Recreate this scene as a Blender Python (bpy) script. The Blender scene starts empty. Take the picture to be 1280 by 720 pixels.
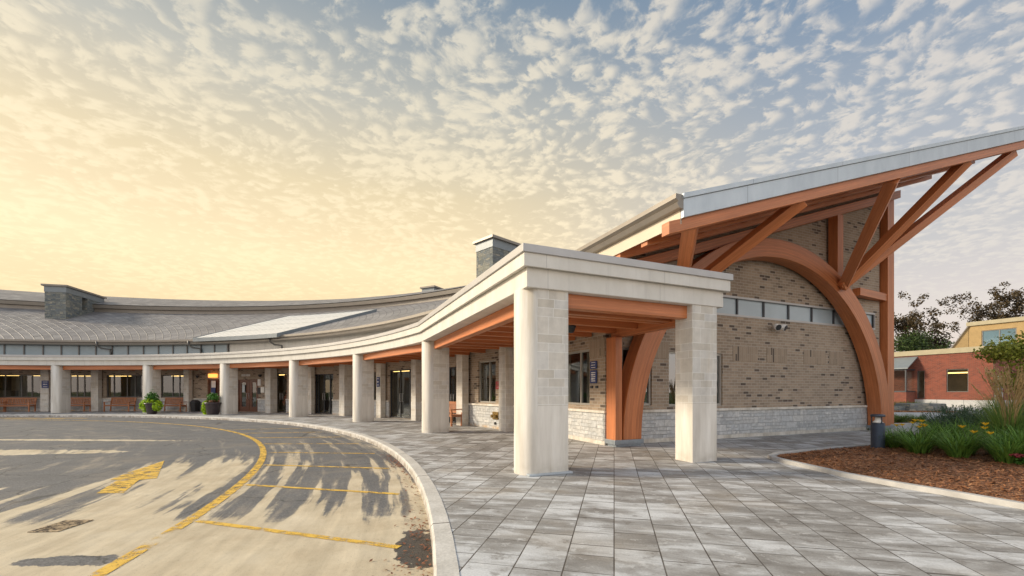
import bpy, bmesh, math, random
from mathutils import Vector, Matrix, noise as mnoise
random.seed(7)
R_ = math.radians
scene = bpy.context.scene
COL = scene.collection

# ------------------------------------------------------------------ layout constants
EYE = 1.35
FPX, HZ = 540.0, 489.5                     # focal length / horizon of the photograph in pixels
CX, CY = -27.0, -1.6                       # centre of the turning circle
ROAD_Z = -0.13
ang_h = R_(23.2)
U = Vector((math.cos(ang_h), math.sin(ang_h), 0)); V = Vector((-U.y, U.x, 0))
B0 = Vector((2.37, 10.96, 0))              # front left corner of the brick hall
def H(u, v, z=0.0): return B0 + U*u + V*v + Vector((0, 0, z))
def RP(R, a, z=0.0): return Vector((CX + R*math.cos(a), CY + R*math.sin(a), z))
def ray_ang(px, R):                        # angle at which a sight line meets the circle of radius R
    t = (px-640)/FPX
    a, b, c = t*t+1, 2*(-CX*t - CY), CX*CX+CY*CY-R*R
    y = (-b+math.sqrt(b*b-4*a*c))/(2*a)
    return math.atan2(y-CY, t*y-CX)
def gpt(px, py, z=0.0):                    # a spot on the ground
    y = (EYE-z)*FPX/(py-HZ)
    return Vector(((px-640)/FPX*y, y, z))

# ------------------------------------------------------------------ node helpers
def new_mat(name):
    m = bpy.data.materials.new(name); m.use_nodes = True
    nt = m.node_tree; b = nt.nodes['Principled BSDF']
    return m, nt, b
class NT:
    def __init__(s, nt): s.nt = nt; s.n = nt.nodes; s.l = nt.links
    def link(s, a, b): s.l.new(a, b)
    def put(s, sock, v):
        if isinstance(v, bpy.types.NodeSocket): s.l.new(v, sock)
        elif isinstance(v, (int, float)) and sock.type in ('RGBA',): sock.default_value = (v, v, v, 1)
        elif isinstance(v, tuple) and sock.type == 'RGBA': sock.default_value = (v[0], v[1], v[2], 1)
        else: sock.default_value = v
    def math(s, op, a, b=0.0, c=0.0, clamp=False):
        n = s.n.new('ShaderNodeMath'); n.operation = op; n.use_clamp = clamp
        s.put(n.inputs[0], a); s.put(n.inputs[1], b); s.put(n.inputs[2], c); return n.outputs[0]
    def vmath(s, op, a, b=None, out=0):
        n = s.n.new('ShaderNodeVectorMath'); n.operation = op
        s.put(n.inputs[0], a)
        if b is not None: s.put(n.inputs[1], b)
        return n.outputs[out]
    def mix(s, f, a, b, typ='MIX'):
        n = s.n.new('ShaderNodeMix'); n.data_type = 'RGBA'; n.blend_type = typ
        s.put(n.inputs[0], f); s.put(n.inputs[6], a); s.put(n.inputs[7], b); return n.outputs[2]
    def ramp(s, f, stops, interp='LINEAR'):
        n = s.n.new('ShaderNodeValToRGB'); e = n.color_ramp.elements; n.color_ramp.interpolation = interp
        while len(e) < len(stops): e.new(0.5)
        for el, (p, c) in zip(e, stops):
            el.position = p
            el.color = (c, c, c, 1) if isinstance(c, (int, float)) else (c[0], c[1], c[2], 1)
        s.put(n.inputs[0], f); return n.outputs[0]
    def smooth(s, x, a, b, t0=0.0, t1=1.0):
        n = s.n.new('ShaderNodeMapRange'); n.interpolation_type = 'SMOOTHSTEP'
        s.put(n.inputs[0], x); n.inputs[1].default_value = a; n.inputs[2].default_value = b
        n.inputs[3].default_value = t0; n.inputs[4].default_value = t1; return n.outputs[0]
    def noise(s, vec, scale=1.0, detail=3.0, rough=0.55, dist=0.0, out=0):
        n = s.n.new('ShaderNodeTexNoise'); n.inputs['Scale'].default_value = scale
        n.inputs['Detail'].default_value = detail; n.inputs['Roughness'].default_value = rough
        n.inputs['Distortion'].default_value = dist
        if vec is not None: s.put(n.inputs['Vector'], vec)
        return n.outputs[out]
    def voro(s, vec, scale=1.0, out='Distance', feature='F1', rnd=1.0):
        n = s.n.new('ShaderNodeTexVoronoi'); n.feature = feature; n.inputs['Scale'].default_value = scale
        n.inputs['Randomness'].default_value = rnd
        if vec is not None: s.put(n.inputs['Vector'], vec)
        return n.outputs[out]
    def mapping(s, vec, loc=(0,0,0), rot=(0,0,0), scale=(1,1,1)):
        n = s.n.new('ShaderNodeMapping'); s.put(n.inputs[0], vec)
        n.inputs[1].default_value = loc; n.inputs[2].default_value = rot; n.inputs[3].default_value = scale
        return n.outputs[0]
    def coord(s, which='UV'):
        n = s.n.new('ShaderNodeTexCoord'); return n.outputs[which]
    def sep(s, v):
        n = s.n.new('ShaderNodeSeparateXYZ'); s.put(n.inputs[0], v); return n.outputs
    def comb(s, x, y, z=0.0):
        n = s.n.new('ShaderNodeCombineXYZ'); s.put(n.inputs[0], x); s.put(n.inputs[1], y); s.put(n.inputs[2], z); return n.outputs[0]
    def bump(s, h, strength=0.3, dist=0.02, bsdf=None):
        n = s.n.new('ShaderNodeBump'); n.inputs['Strength'].default_value = strength; n.inputs['Distance'].default_value = dist
        s.put(n.inputs['Height'], h)
        if bsdf: s.l.new(n.outputs[0], bsdf.inputs['Normal'])
        return n.outputs[0]
    def brick(s, vec, bw, bh, mortar=0.012, off=0.5, freq=2, squash=1.0, sqf=2, smooth=0.1):
        n = s.n.new('ShaderNodeTexBrick'); s.put(n.inputs['Vector'], vec)
        n.inputs['Scale'].default_value = 1.0; n.inputs['Brick Width'].default_value = bw; n.inputs['Row Height'].default_value = bh
        n.inputs['Mortar Size'].default_value = mortar; n.inputs['Mortar Smooth'].default_value = smooth
        n.inputs['Color1'].default_value = (0,0,0,1); n.inputs['Color2'].default_value = (1,1,1,1); n.inputs['Mortar'].default_value = (0.5,0.5,0.5,1)
        n.inputs['Bias'].default_value = 0.0
        n.offset = off; n.offset_frequency = freq; n.squash = squash; n.squash_frequency = sqf
        return n.outputs['Color'], n.outputs['Fac']

def plain(name, col, rough=0.6, metal=0.0, var=0.12, scale=6.0, bump=0.0, coat=0.0, spec=0.5):
    m, nt, b = new_mat(name); k = NT(nt)
    f = k.noise(k.coord('Object'), scale, 4, 0.6)
    d = tuple(c*(1-var) for c in col); l = tuple(min(1, c*(1+var)) for c in col)
    k.put(b.inputs['Base Color'], k.ramp(f, [(0.3, d), (0.7, l)]))
    b.inputs['Roughness'].default_value = rough; b.inputs['Metallic'].default_value = metal
    b.inputs['Specular IOR Level'].default_value = spec
    if coat: b.inputs['Coat Weight'].default_value = coat
    if bump: k.bump(k.noise(k.coord('Object'), scale*8, 3), bump, 0.01, b)
    return m
def emis(name, col, strength):
    m, nt, b = new_mat(name)
    b.inputs['Base Color'].default_value = (*col, 1); b.inputs['Emission Color'].default_value = (*col, 1)
    b.inputs['Emission Strength'].default_value = strength; return m
M = {}
def brick_mat(name, base, dark, mortar, bw=0.2, bh=0.067, rot=False, darkfrac=0.1, spread=0.25, mort=0.009):
    m, nt, b = new_mat(name); k = NT(nt)
    uv = k.coord('UV')
    if rot: uv = k.mapping(uv, rot=(0, 0, R_(90)))
    c, f = k.brick(uv, bw, bh, mort)
    lo = tuple(x*(1-spread) for x in base); hi = tuple(min(1, x*(1+spread)) for x in base)
    col = k.ramp(c, [(0.0, dark), (darkfrac, tuple(x*1.25 for x in dark)), (darkfrac+0.02, lo), (1.0, hi)])
    n = k.noise(uv, 1.3, 4, 0.6)
    col = k.mix(0.35, col, k.mix(1.0, col, k.ramp(n, [(0.3, 0.62), (0.7, 1.3)]), 'MULTIPLY'))
    n2 = k.noise(uv, 60, 2)
    col = k.mix(0.3, col, k.mix(1.0, col, k.ramp(n2, [(0.3, 0.5), (0.7, 1.5)]), 'MULTIPLY'))
    k.put(b.inputs['Base Color'], k.mix(f, col, mortar))
    b.inputs['Roughness'].default_value = 0.88
    h = k.math('SUBTRACT', k.math('MULTIPLY', n2, 0.3), f)
    k.bump(h, 0.6, 0.008, b)
    return m
M['brick'] = brick_mat('taupe_brick', (0.335, 0.258, 0.188), (0.10, 0.075, 0.058), (0.41, 0.36, 0.30), 0.235, 0.085, darkfrac=0.07, spread=0.17)
M['brick_up'] = brick_mat('taupe_soldier_brick', (0.325, 0.25, 0.182), (0.10, 0.075, 0.058), (0.36, 0.30, 0.235), 0.45, 0.085, True, darkfrac=0.035, spread=0.12)
M['redbrick'] = brick_mat('red_brick', (0.20, 0.05, 0.027), (0.12, 0.034, 0.022), (0.19, 0.11, 0.085), 0.25, 0.09, darkfrac=0.06, spread=0.2)

def stone_mat(name, tones, mortar, bw=0.42, bh=0.15, dist=0.03, bump=0.8, stain=None):
    m, nt, b = new_mat(name); k = NT(nt)
    uv = k.coord('UV')
    nd = k.noise(uv, 3.0, 2, 0.5, out=1)
    # small wobble of the joints
    n = k.n.new('ShaderNodeVectorMath'); n.operation = 'SCALE'; k.put(n.inputs[0], k.vmath('SUBTRACT', nd, (0.5,0.5,0.5))); n.inputs['Scale'].default_value = dist
    uvd = k.vmath('ADD', uv, n.outputs[0])
    c1, f1 = k.brick(uvd, bw, bh, 0.008, 0.43, 2, 0.62, 3, 0.2)
    c2, f2 = k.brick(uvd, bw*0.62, bh/2, 0.007, 0.37, 2, 1.3, 2, 0.2)
    sel = k.smooth(k.noise(k.vmath('SNAP', uvd, (bw, bh, 1.0)), 4.3, 0), 0.50, 0.505)
    c = k.mix(sel, c1, c2); f = k.math('MAXIMUM', k.math('ADD', k.math('MULTIPLY', f1, k.math('SUBTRACT', 1.0, sel)), k.math('MULTIPLY', f2, sel)), 0.0)
    n_ = len(tones)-1
    col = k.ramp(c, [(i/n_, t) for i, t in enumerate(tones)])
    g = k.noise(uv, 9, 5, 0.65)
    col = k.mix(0.55, col, k.mix(1.0, col, k.ramp(g, [(0.3, 0.55), (0.7, 1.4)]), 'MULTIPLY'))
    if stain:
        z = k.sep(uv)[1]
        col = k.mix(k.math('MULTIPLY', k.smooth(z, 0.16, 0.02), k.smooth(k.noise(uv, 2.5, 3), 0.35, 0.65)), col, stain)
    k.put(b.inputs['Base Color'], k.mix(f, col, mortar)); b.inputs['Roughness'].default_value = 0.9
    h = k.math('ADD', k.math('MULTIPLY', f, -0.7), k.math('ADD', g, k.math('MULTIPLY', c, 0.5)))
    k.bump(h, bump, 0.03, b)
    return m
M['plinth'] = stone_mat('split_face_limestone', [(0.41,0.42,0.425), (0.57,0.565,0.545), (0.47,0.485,0.495), (0.62,0.615,0.595)], (0.36,0.36,0.35), 0.52, 0.2, stain=(0.5,0.36,0.22))
M['chimney'] = stone_mat('dark_slate_stone', [(0.10,0.12,0.13), (0.24,0.24,0.20), (0.14,0.165,0.18), (0.31,0.29,0.23)], (0.13,0.13,0.12), 0.5, 0.2)

def limestone(name, block):
    m, nt, b = new_mat(name); k = NT(nt); uv = k.coord('UV'); ob = k.coord('Object')
    st = k.noise(k.mapping(ob, scale=(3.0, 3.0, 0.35)), 1.3, 5, 0.6)
    fine = k.noise(ob, 70, 2)
    if block:
        ca_, fa_ = k.brick(uv, 0.47, 0.285, 0.005, 0.40, 2, 0.7, 2, 0.1); cb_, fb_ = k.brick(uv, 0.31, 0.1425, 0.005, 0.37, 2, 1.5, 3, 0.1)
        row = k.math('FLOOR', k.math('DIVIDE', k.sep(uv)[1], 0.285)); sl2 = k.smooth(k.noise(k.comb(row, k.math('MULTIPLY', row, 1.7), 0.0), 1.37, 0), 0.46, 0.461)
        c = k.mix(sl2, ca_, cb_); f = k.mix(sl2, fa_, fb_)
        col = k.ramp(c, [(0.0, (0.555,0.51,0.435)), (0.35, (0.64,0.60,0.53)), (0.7, (0.60,0.58,0.54)), (1.0, (0.69,0.655,0.585))])
        bl = k.noise(k.comb(k.sep(uv)[0], k.sep(uv)[1], 0.0), 5, 4, 0.7)
        col = k.mix(0.5, col, k.mix(1.0, col, k.ramp(bl, [(0.25, 0.72), (0.75, 1.2)]), 'MULTIPLY'))
        col = k.mix(f, col, (0.74,0.72,0.67))
    else:
        col = k.ramp(st, [(0.25, (0.56,0.51,0.43)), (0.55, (0.68,0.64,0.57)), (0.8, (0.74,0.71,0.65))])
        f = 0.0
    z = k.sep(ob)[2]
    gr = k.math('MULTIPLY', k.smooth(z, 0.30, 0.0), k.smooth(k.noise(ob, 5, 4), 0.35, 0.7))
    col = k.mix(k.math('MULTIPLY', gr, 0.5), col, (0.42,0.37,0.29))
    col = k.mix(0.85, col, k.mix(1.0, col, k.ramp(st, [(0.3, 0.8), (0.7, 1.08)]), 'MULTIPLY'))
    rust = k.noise(k.mapping(ob, loc=(4,2,0), scale=(5.0, 5.0, 0.3)), 1.0, 3)
    col = k.mix(k.math('MULTIPLY', k.smooth(rust, 0.60, 0.72), 0.35), col, (0.47,0.38,0.25))
    k.put(b.inputs['Base Color'], col); b.inputs['Roughness'].default_value = 0.85
    k.bump(k.math('SUBTRACT', k.math('MULTIPLY', fine, 0.4), f), 0.25, 0.01, b)
    return m
M['lime'] = limestone('smooth_limestone', False)
M['limeblock'] = limestone('coursed_limestone', True)
def fascia_mat():
    m, nt, b = new_mat('precast_fascia'); k = NT(nt); uv = k.coord('UV')
    st = k.noise(k.mapping(uv, scale=(1.2, 0.5, 1)), 1.6, 5, 0.65)
    drip = k.noise(k.mapping(uv, scale=(7.0, 0.5, 1)), 1.0, 3, 0.6)
    c, f = k.brick(uv, 2.3, 10.0, 0.006, 0.0, 1)
    col = k.ramp(st, [(0.3, (0.57,0.545,0.49)), (0.6, (0.66,0.635,0.58)), (0.8, (0.71,0.69,0.64))])
    col = k.mix(k.math('MULTIPLY', k.smooth(drip, 0.52, 0.75), 0.5), col, (0.47,0.45,0.41))
    col = k.mix(k.math('MULTIPLY', f, 0.5), col, (0.3,0.29,0.27))
    k.put(b.inputs['Base Color'], col); b.inputs['Roughness'].default_value = 0.8
    k.bump(k.noise(uv, 50, 2), 0.1, 0.01, b)
    return m
M['fascia'] = fascia_mat()
def wood_mat(name, a, c, rough=0.45, lam=0.045):
    m, nt, b = new_mat(name); k = NT(nt); uv = k.coord('UV')
    n1 = k.noise(k.mapping(uv, scale=(1.6, 26, 1)), 1.0, 5, 0.65, 0.6)
    n2 = k.noise(k.mapping(uv, scale=(0.4, 3, 1)), 1.0, 3, 0.5)
    c_, f_ = k.brick(uv, 40.0, lam, 0.0012, 0.0, 1, smooth=0.3)
    col = k.ramp(n1, [(0.25, a), (0.75, c)])
    col = k.mix(0.45, col, k.mix(1.0, col, k.ramp(n2, [(0.3, 0.65), (0.7, 1.3)]), 'MULTIPLY'))
    col = k.mix(0.5, col, k.mix(1.0, col, k.ramp(c_, [(0.0, 0.72), (1.0, 1.22)]), 'MULTIPLY'))
    col = k.mix(k.math('MULTIPLY', f_, 0.5), col, tuple(x*0.4 for x in a))
    k.put(b.inputs['Base Color'], col); b.inputs['Roughness'].default_value = rough
    k.bump(n1, 0.12, 0.006, b)
    return m
M['wood'] = wood_mat('stained_glulam', (0.42,0.13,0.043), (0.58,0.215,0.082))
M['soffit'] = wood_mat('soffit_boards', (0.46,0.155,0.056), (0.58,0.215,0.09), 0.55, 0.14)
M['teak'] = wood_mat('teak', (0.30,0.11,0.045), (0.46,0.19,0.08), 0.5, 0.1)
M['doorwood'] = wood_mat('door_wood', (0.09,0.028,0.012), (0.16,0.05,0.02), 0.35, 0.4)
M['cap'] = plain('grey_metal_cap', (0.44,0.43,0.42), 0.5, 0.25, 0.06, 2)
M['zinc'] = None
def zinc_mat():
    m, nt, b = new_mat('zinc_panel'); k = NT(nt); uv = k.coord('UV')
    c, f = k.brick(uv, 3.05, 20.0, 0.008, 0.0, 1)
    n = k.noise(k.mapping(uv, scale=(1.5, 0.6, 1)), 1.5, 4, 0.6)
    col = k.ramp(n, [(0.3, (0.43,0.48,0.52)), (0.7, (0.53,0.58,0.615))])
    k.put(b.inputs['Base Color'], k.mix(k.math('MULTIPLY', f, 0.7), col, (0.2,0.22,0.24)))
    b.inputs['Roughness'].default_value = 0.42; b.inputs['Metallic'].default_value = 0.35
    k.bump(k.math('SUBTRACT', k.math('MULTIPLY', n, 0.5), f), 0.15, 0.02, b)
    return m
M['zinc'] = zinc_mat()
M['slateband'] = plain('slate_metal_band', (0.20,0.225,0.24), 0.5, 0.2, 0.08, 3)
M['ringpanel'] = plain('blue_grey_clerestory', (0.23,0.29,0.32), 0.3, 0.0, 0.1, 0.8)
M['cream'] = plain('cream_metal', (0.56,0.49,0.375), 0.5, 0.0, 0.05, 2)
M['gutter'] = plain('taupe_gutter', (0.235,0.21,0.18), 0.45, 0.3, 0.08, 2)
M['dark'] = plain('charcoal_metal', (0.05,0.053,0.06), 0.45, 0.3, 0.15, 8)
M['frame'] = plain('bronze_window_frame', (0.12,0.115,0.11), 0.45, 0.4, 0.1, 4)
M['lightframe'] = plain('pewter_window_frame', (0.40,0.38,0.34), 0.45, 0.3, 0.1, 4)
M['spandrel'] = plain('blue_grey_frosted_panel', (0.36,0.43,0.47), 0.22, 0.0, 0.08, 1.2)
M['concrete'] = None
def concrete_mat(name, base, var=0.2, joint=None):
    m, nt, b = new_mat(name); k = NT(nt); ob = k.coord('Object')
    n1 = k.noise(ob, 1.4, 6, 0.65); n2 = k.noise(ob, 25, 3, 0.6); n3 = k.noise(ob, 0.25, 3)
    col = k.ramp(n1, [(0.25, tuple(x*(1-var) for x in base)), (0.75, tuple(min(1, x*(1+var)) for x in base))])
    col = k.mix(0.3, col, k.mix(1.0, col, k.ramp(n2, [(0.3, 0.7), (0.7, 1.25)]), 'MULTIPLY'))
    f = 0.0
    if joint:
        c, f = k.brick(k.mapping(ob, rot=(0,0,R_(-23))), joint, joint, 0.015, 0.0, 1)
        col = k.mix(f, col, tuple(x*0.35 for x in base))
    k.put(b.inputs['Base Color'], col); b.inputs['Roughness'].default_value = 0.88
    k.bump(k.math('SUBTRACT', k.math('MULTIPLY', n2, 0.5), f), 0.2, 0.01, b)
    return m
M['concrete'] = concrete_mat('pale_concrete', (0.43,0.43,0.425), 0.15, 1.8)
def kerb_mat():
    m, nt, b = new_mat('worn_kerb'); k = NT(nt); uv = k.coord('UV'); ob = k.coord('Object')
    n1 = k.noise(ob, 2.2, 6, 0.7); n2 = k.noise(ob, 40, 3); n3 = k.noise(ob, 6, 5, 0.75)
    col = k.ramp(n1, [(0.25, (0.42,0.40,0.36)), (0.6, (0.58,0.56,0.52)), (0.8, (0.66,0.64,0.6))])
    col = k.mix(0.4, col, k.mix(1.0, col, k.ramp(n2, [(0.3, 0.65), (0.7, 1.3)]), 'MULTIPLY'))
    z = k.sep(ob)[2]
    dirt = k.math('MULTIPLY', k.smooth(z, 0.0, -0.08), k.smooth(n3, 0.38, 0.62))
    col = k.mix(k.math('MULTIPLY', dirt, 0.75), col, (0.17,0.13,0.095))
    col = k.mix(k.math('MULTIPLY', k.smooth(n3, 0.62, 0.72), 0.5), col, (0.3,0.26,0.21))
    c, f = k.brick(uv, 2.6, 20, 0.012, 0.0, 1)
    col = k.mix(f, col, (0.13,0.11,0.09))
    k.put(b.inputs['Base Color'], col); b.inputs['Roughness'].default_value = 0.9
    k.bump(k.math('SUBTRACT', n3, f), 0.3, 0.02, b)
    return m
M['kerb'] = kerb_mat()

def shingle_mat(name, tones, w=0.34, h=0.3):
    m, nt, b = new_mat(name); k = NT(nt); uv = k.coord('UV'); dm = k.mapping(uv, rot=(0,0,R_(45)), scale=(1,1,1))
    c, f = k.brick(dm, w, w, 0.035, 0.0, 1, 1, 2, 0.6)
    col = k.ramp(c, [(0.0, tones[0]), (0.6, tones[1]), (1.0, tones[2])])
    n = k.noise(uv, 0.35, 4, 0.6)
    col = k.mix(0.5, col, k.mix(1.0, col, k.ramp(n, [(0.3, 0.7), (0.7, 1.25)]), 'MULTIPLY'))
    k.put(b.inputs['Base Color'], k.mix(k.math('MULTIPLY', f, 0.45), col, tuple(x*0.35 for x in tones[0])))
    b.inputs['Roughness'].default_value = 0.55
    y = k.sep(uv)[1]
    saw = k.math('FRACT', k.math('DIVIDE', y, h))
    k.bump(k.math('SUBTRACT', k.math('MULTIPLY', saw, -0.2), f), 0.6, 0.035, b)
    return m
M['shingle'] = shingle_mat('grey_shingle', [(0.18,0.168,0.165), (0.24,0.224,0.217), (0.30,0.285,0.272)], 0.46, 0.33)
def seam_mat():
    m, nt, b = new_mat('pale_standing_seam'); k = NT(nt); uv = k.coord('UV')
    c, f = k.brick(uv, 0.8, 2.4, 0.09, 0.0, 1)
    n = k.noise(uv, 0.8, 4)
    col = k.ramp(n, [(0.3, (0.74,0.73,0.70)), (0.7, (0.84,0.83,0.80))])
    k.put(b.inputs['Base Color'], k.mix(k.math('MULTIPLY', f, 0.7), col, (0.26,0.27,0.27)))
    b.inputs['Roughness'].default_value = 0.3
    k.bump(f, 0.5, 0.04, b); return m
M['seam'] = seam_mat()

def glass_mat(name, tint, clear=0.45, rough=0.02):
    m, nt, b = new_mat(name); k = NT(nt)
    out = nt.nodes['Material Output']
    tr = k.n.new('ShaderNodeBsdfTransparent'); tr.inputs[0].default_value = (*tint, 1)
    gl = k.n.new('ShaderNodeBsdfGlossy'); gl.inputs['Roughness'].default_value = rough; gl.inputs[0].default_value = (0.85,0.9,0.92,1)
    ge = k.n.new('ShaderNodeNewGeometry'); cs = k.math('ABSOLUTE', k.vmath('DOT_PRODUCT', ge.outputs['Normal'], ge.outputs['Incoming'], 1))
    frs = k.math('ADD', 0.05, k.math('MULTIPLY', k.math('POWER', k.math('SUBTRACT', 1.0, cs), 5.0), 0.95))
    wob = k.bump(k.noise(k.coord('Object'), 0.9, 1), 0.03, 0.05)
    k.link(wob, gl.inputs['Normal'])
    f = k.math('ADD', frs, 1-clear, clamp=True)
    mx = k.n.new('ShaderNodeMixShader'); k.link(f, mx.inputs[0]); k.link(tr.outputs[0], mx.inputs[1]); k.link(gl.outputs[0], mx.inputs[2])
    k.link(mx.outputs[0], out.inputs[0]); return m
M['glass'] = glass_mat('window_glass', (0.75,0.8,0.78), 0.93)
M['bluepane'] = glass_mat('sky_reflecting_glass', (0.35,0.5,0.55), 0.80)
def flat_glass(name, col):
    m, nt, b = new_mat(name); k = NT(nt)
    k.put(b.inputs['Base Color'], k.ramp(k.noise(k.coord('Object'), .5, 2), [(.35, tuple(c*.75 for c in col)), (.65, col)])); b.inputs['Roughness'].default_value = .06; return m
M['tealpane'] = flat_glass('blue_tinted_pane', (0.10,0.18,0.23))
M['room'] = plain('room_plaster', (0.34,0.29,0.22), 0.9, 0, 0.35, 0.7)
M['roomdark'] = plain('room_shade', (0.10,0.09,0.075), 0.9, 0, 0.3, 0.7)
M['warmlight'] = emis('warm_lamp', (1.0,0.62,0.2), 2.2)
M['orangelight'] = emis('orange_lamp', (1.0,0.36,0.07), 1.1)
M['white'] = plain('white_paint', (0.75,0.74,0.72), 0.5, 0, 0.04)
M['bluesign'] = plain('navy_sign', (0.03,0.05,0.17), 0.4, 0, 0.06)
M['redsign'] = plain('red_sign', (0.42,0.03,0.04), 0.4, 0, 0.06)
M['black'] = plain('black_plastic', (0.02,0.02,0.022), 0.5, 0, 0.2)
M['brass'] = plain('aged_brass', (0.28,0.19,0.07), 0.4, 0.8, 0.3, 20)
M['pot'] = plain('dark_glazed_pot', (0.045,0.032,0.035), 0.4, 0, 0.25, 8, 0.1)
M['steel'] = plain('galvanised_shoe', (0.30,0.34,0.38), 0.45, 0.7, 0.1, 10)
M['bluegrey'] = plain('blue_grey_bollard', (0.045,0.055,0.075), 0.4, 0.2, 0.12, 6)
M['lens'] = plain('bollard_lens', (0.75,0.75,0.72), 0.15, 0.0, 0.05, 4)
M['stucco'] = plain('ochre_stucco', (0.36,0.25,0.115), 0.9, 0, 0.12, 1.5, 0.15)
M['olivecoping'] = plain('olive_coping', (0.33,0.29,0.19), 0.6, 0.1, 0.08, 2)
M['paver_edge'] = plain('bed_edging', (0.43,0.42,0.40), 0.85, 0, 0.15, 5, 0.2)

def leaf_mat(name, a, b_, c=None, trans=0.25, scale=2.5):
    m, nt, b = new_mat(name); k = NT(nt)
    oi = k.n.new('ShaderNodeNewGeometry')
    n = k.noise(k.coord('Object'), scale, 3, 0.6)
    rnd = oi.outputs['Random Per Island']
    f = k.math('ADD', k.math('MULTIPLY', n, 0.5), k.math('MULTIPLY', rnd, 0.5))
    stops = [(0.25, a), (0.7, b_)] + ([(0.93, c)] if c else [])
    k.put(b.inputs['Base Color'], k.ramp(f, stops)); b.inputs['Roughness'].default_value = 0.5
    b.inputs['Specular IOR Level'].default_value = 0.3
    if trans:
        out = nt.nodes['Material Output']; t = k.n.new('ShaderNodeBsdfTranslucent')
        k.put(t.inputs[0], k.ramp(f, [(0.25, tuple(x*1.3 for x in a)), (0.7, tuple(x*1.3 for x in b_))]))
        mx = k.n.new('ShaderNodeMixShader'); mx.inputs[0].default_value = trans
        k.link(b.outputs[0], mx.inputs[1]); k.link(t.outputs[0], mx.inputs[2]); k.link(mx.outputs[0], out.inputs[0])
    return m
M['lily'] = leaf_mat('daylily_leaf', (0.07,0.15,0.025), (0.16,0.29,0.05), (0.30,0.38,0.09))
M['catmint'] = leaf_mat('blue_green_leaf', (0.05,0.10,0.05), (0.11,0.17,0.10), (0.17,0.19,0.21))
M['lime_leaf'] = leaf_mat('lime_leaf', (0.20,0.34,0.015), (0.42,0.58,0.03), None)
M['greenleaf'] = leaf_mat('potted_green_leaf', (0.03,0.1,0.015), (0.08,0.22,0.03), None)
M['shrubleaf'] = leaf_mat('yellow_green_leaf', (0.18,0.22,0.03), (0.38,0.40,0.07), (0.52,0.44,0.10))
M['treeleaf'] = leaf_mat('bronze_leaf', (0.04,0.028,0.013), (0.085,0.058,0.024), (0.16,0.10,0.04), 0.2, 0.6)
M['darkleaf'] = leaf_mat('dark_green_leaf', (0.02,0.04,0.010), (0.05,0.08,0.018), None, 0.2, 0.8)
M['straw'] = leaf_mat('straw_plume', (0.36,0.24,0.10), (0.55,0.40,0.2), None, 0.3)
M['grassblade'] = leaf_mat('tall_grass_blade', (0.08,0.15,0.03), (0.18,0.26,0.06), (0.36,0.33,0.13))
M['petal'] = leaf_mat('yellow_petal', (0.62,0.32,0.015), (0.8,0.5,0.03), None, 0.3)
M['sedum'] = leaf_mat('crimson_flower_head', (0.16,0.02,0.03), (0.32,0.06,0.075), None, 0.1)
M['bark'] = plain('dark_bark', (0.035,0.026,0.02), 0.95, 0, 0.3, 6)
M['stem'] = plain('green_stem', (0.08,0.13,0.04), 0.7, 0, 0.2)
M['soil'] = plain('dark_soil', (0.06,0.04,0.028), 0.95, 0, 0.3, 10, 0.4)
M['debris'] = leaf_mat('dry_leaf', (0.12,0.045,0.025), (0.3,0.12,0.06), None, 0.0)

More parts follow.
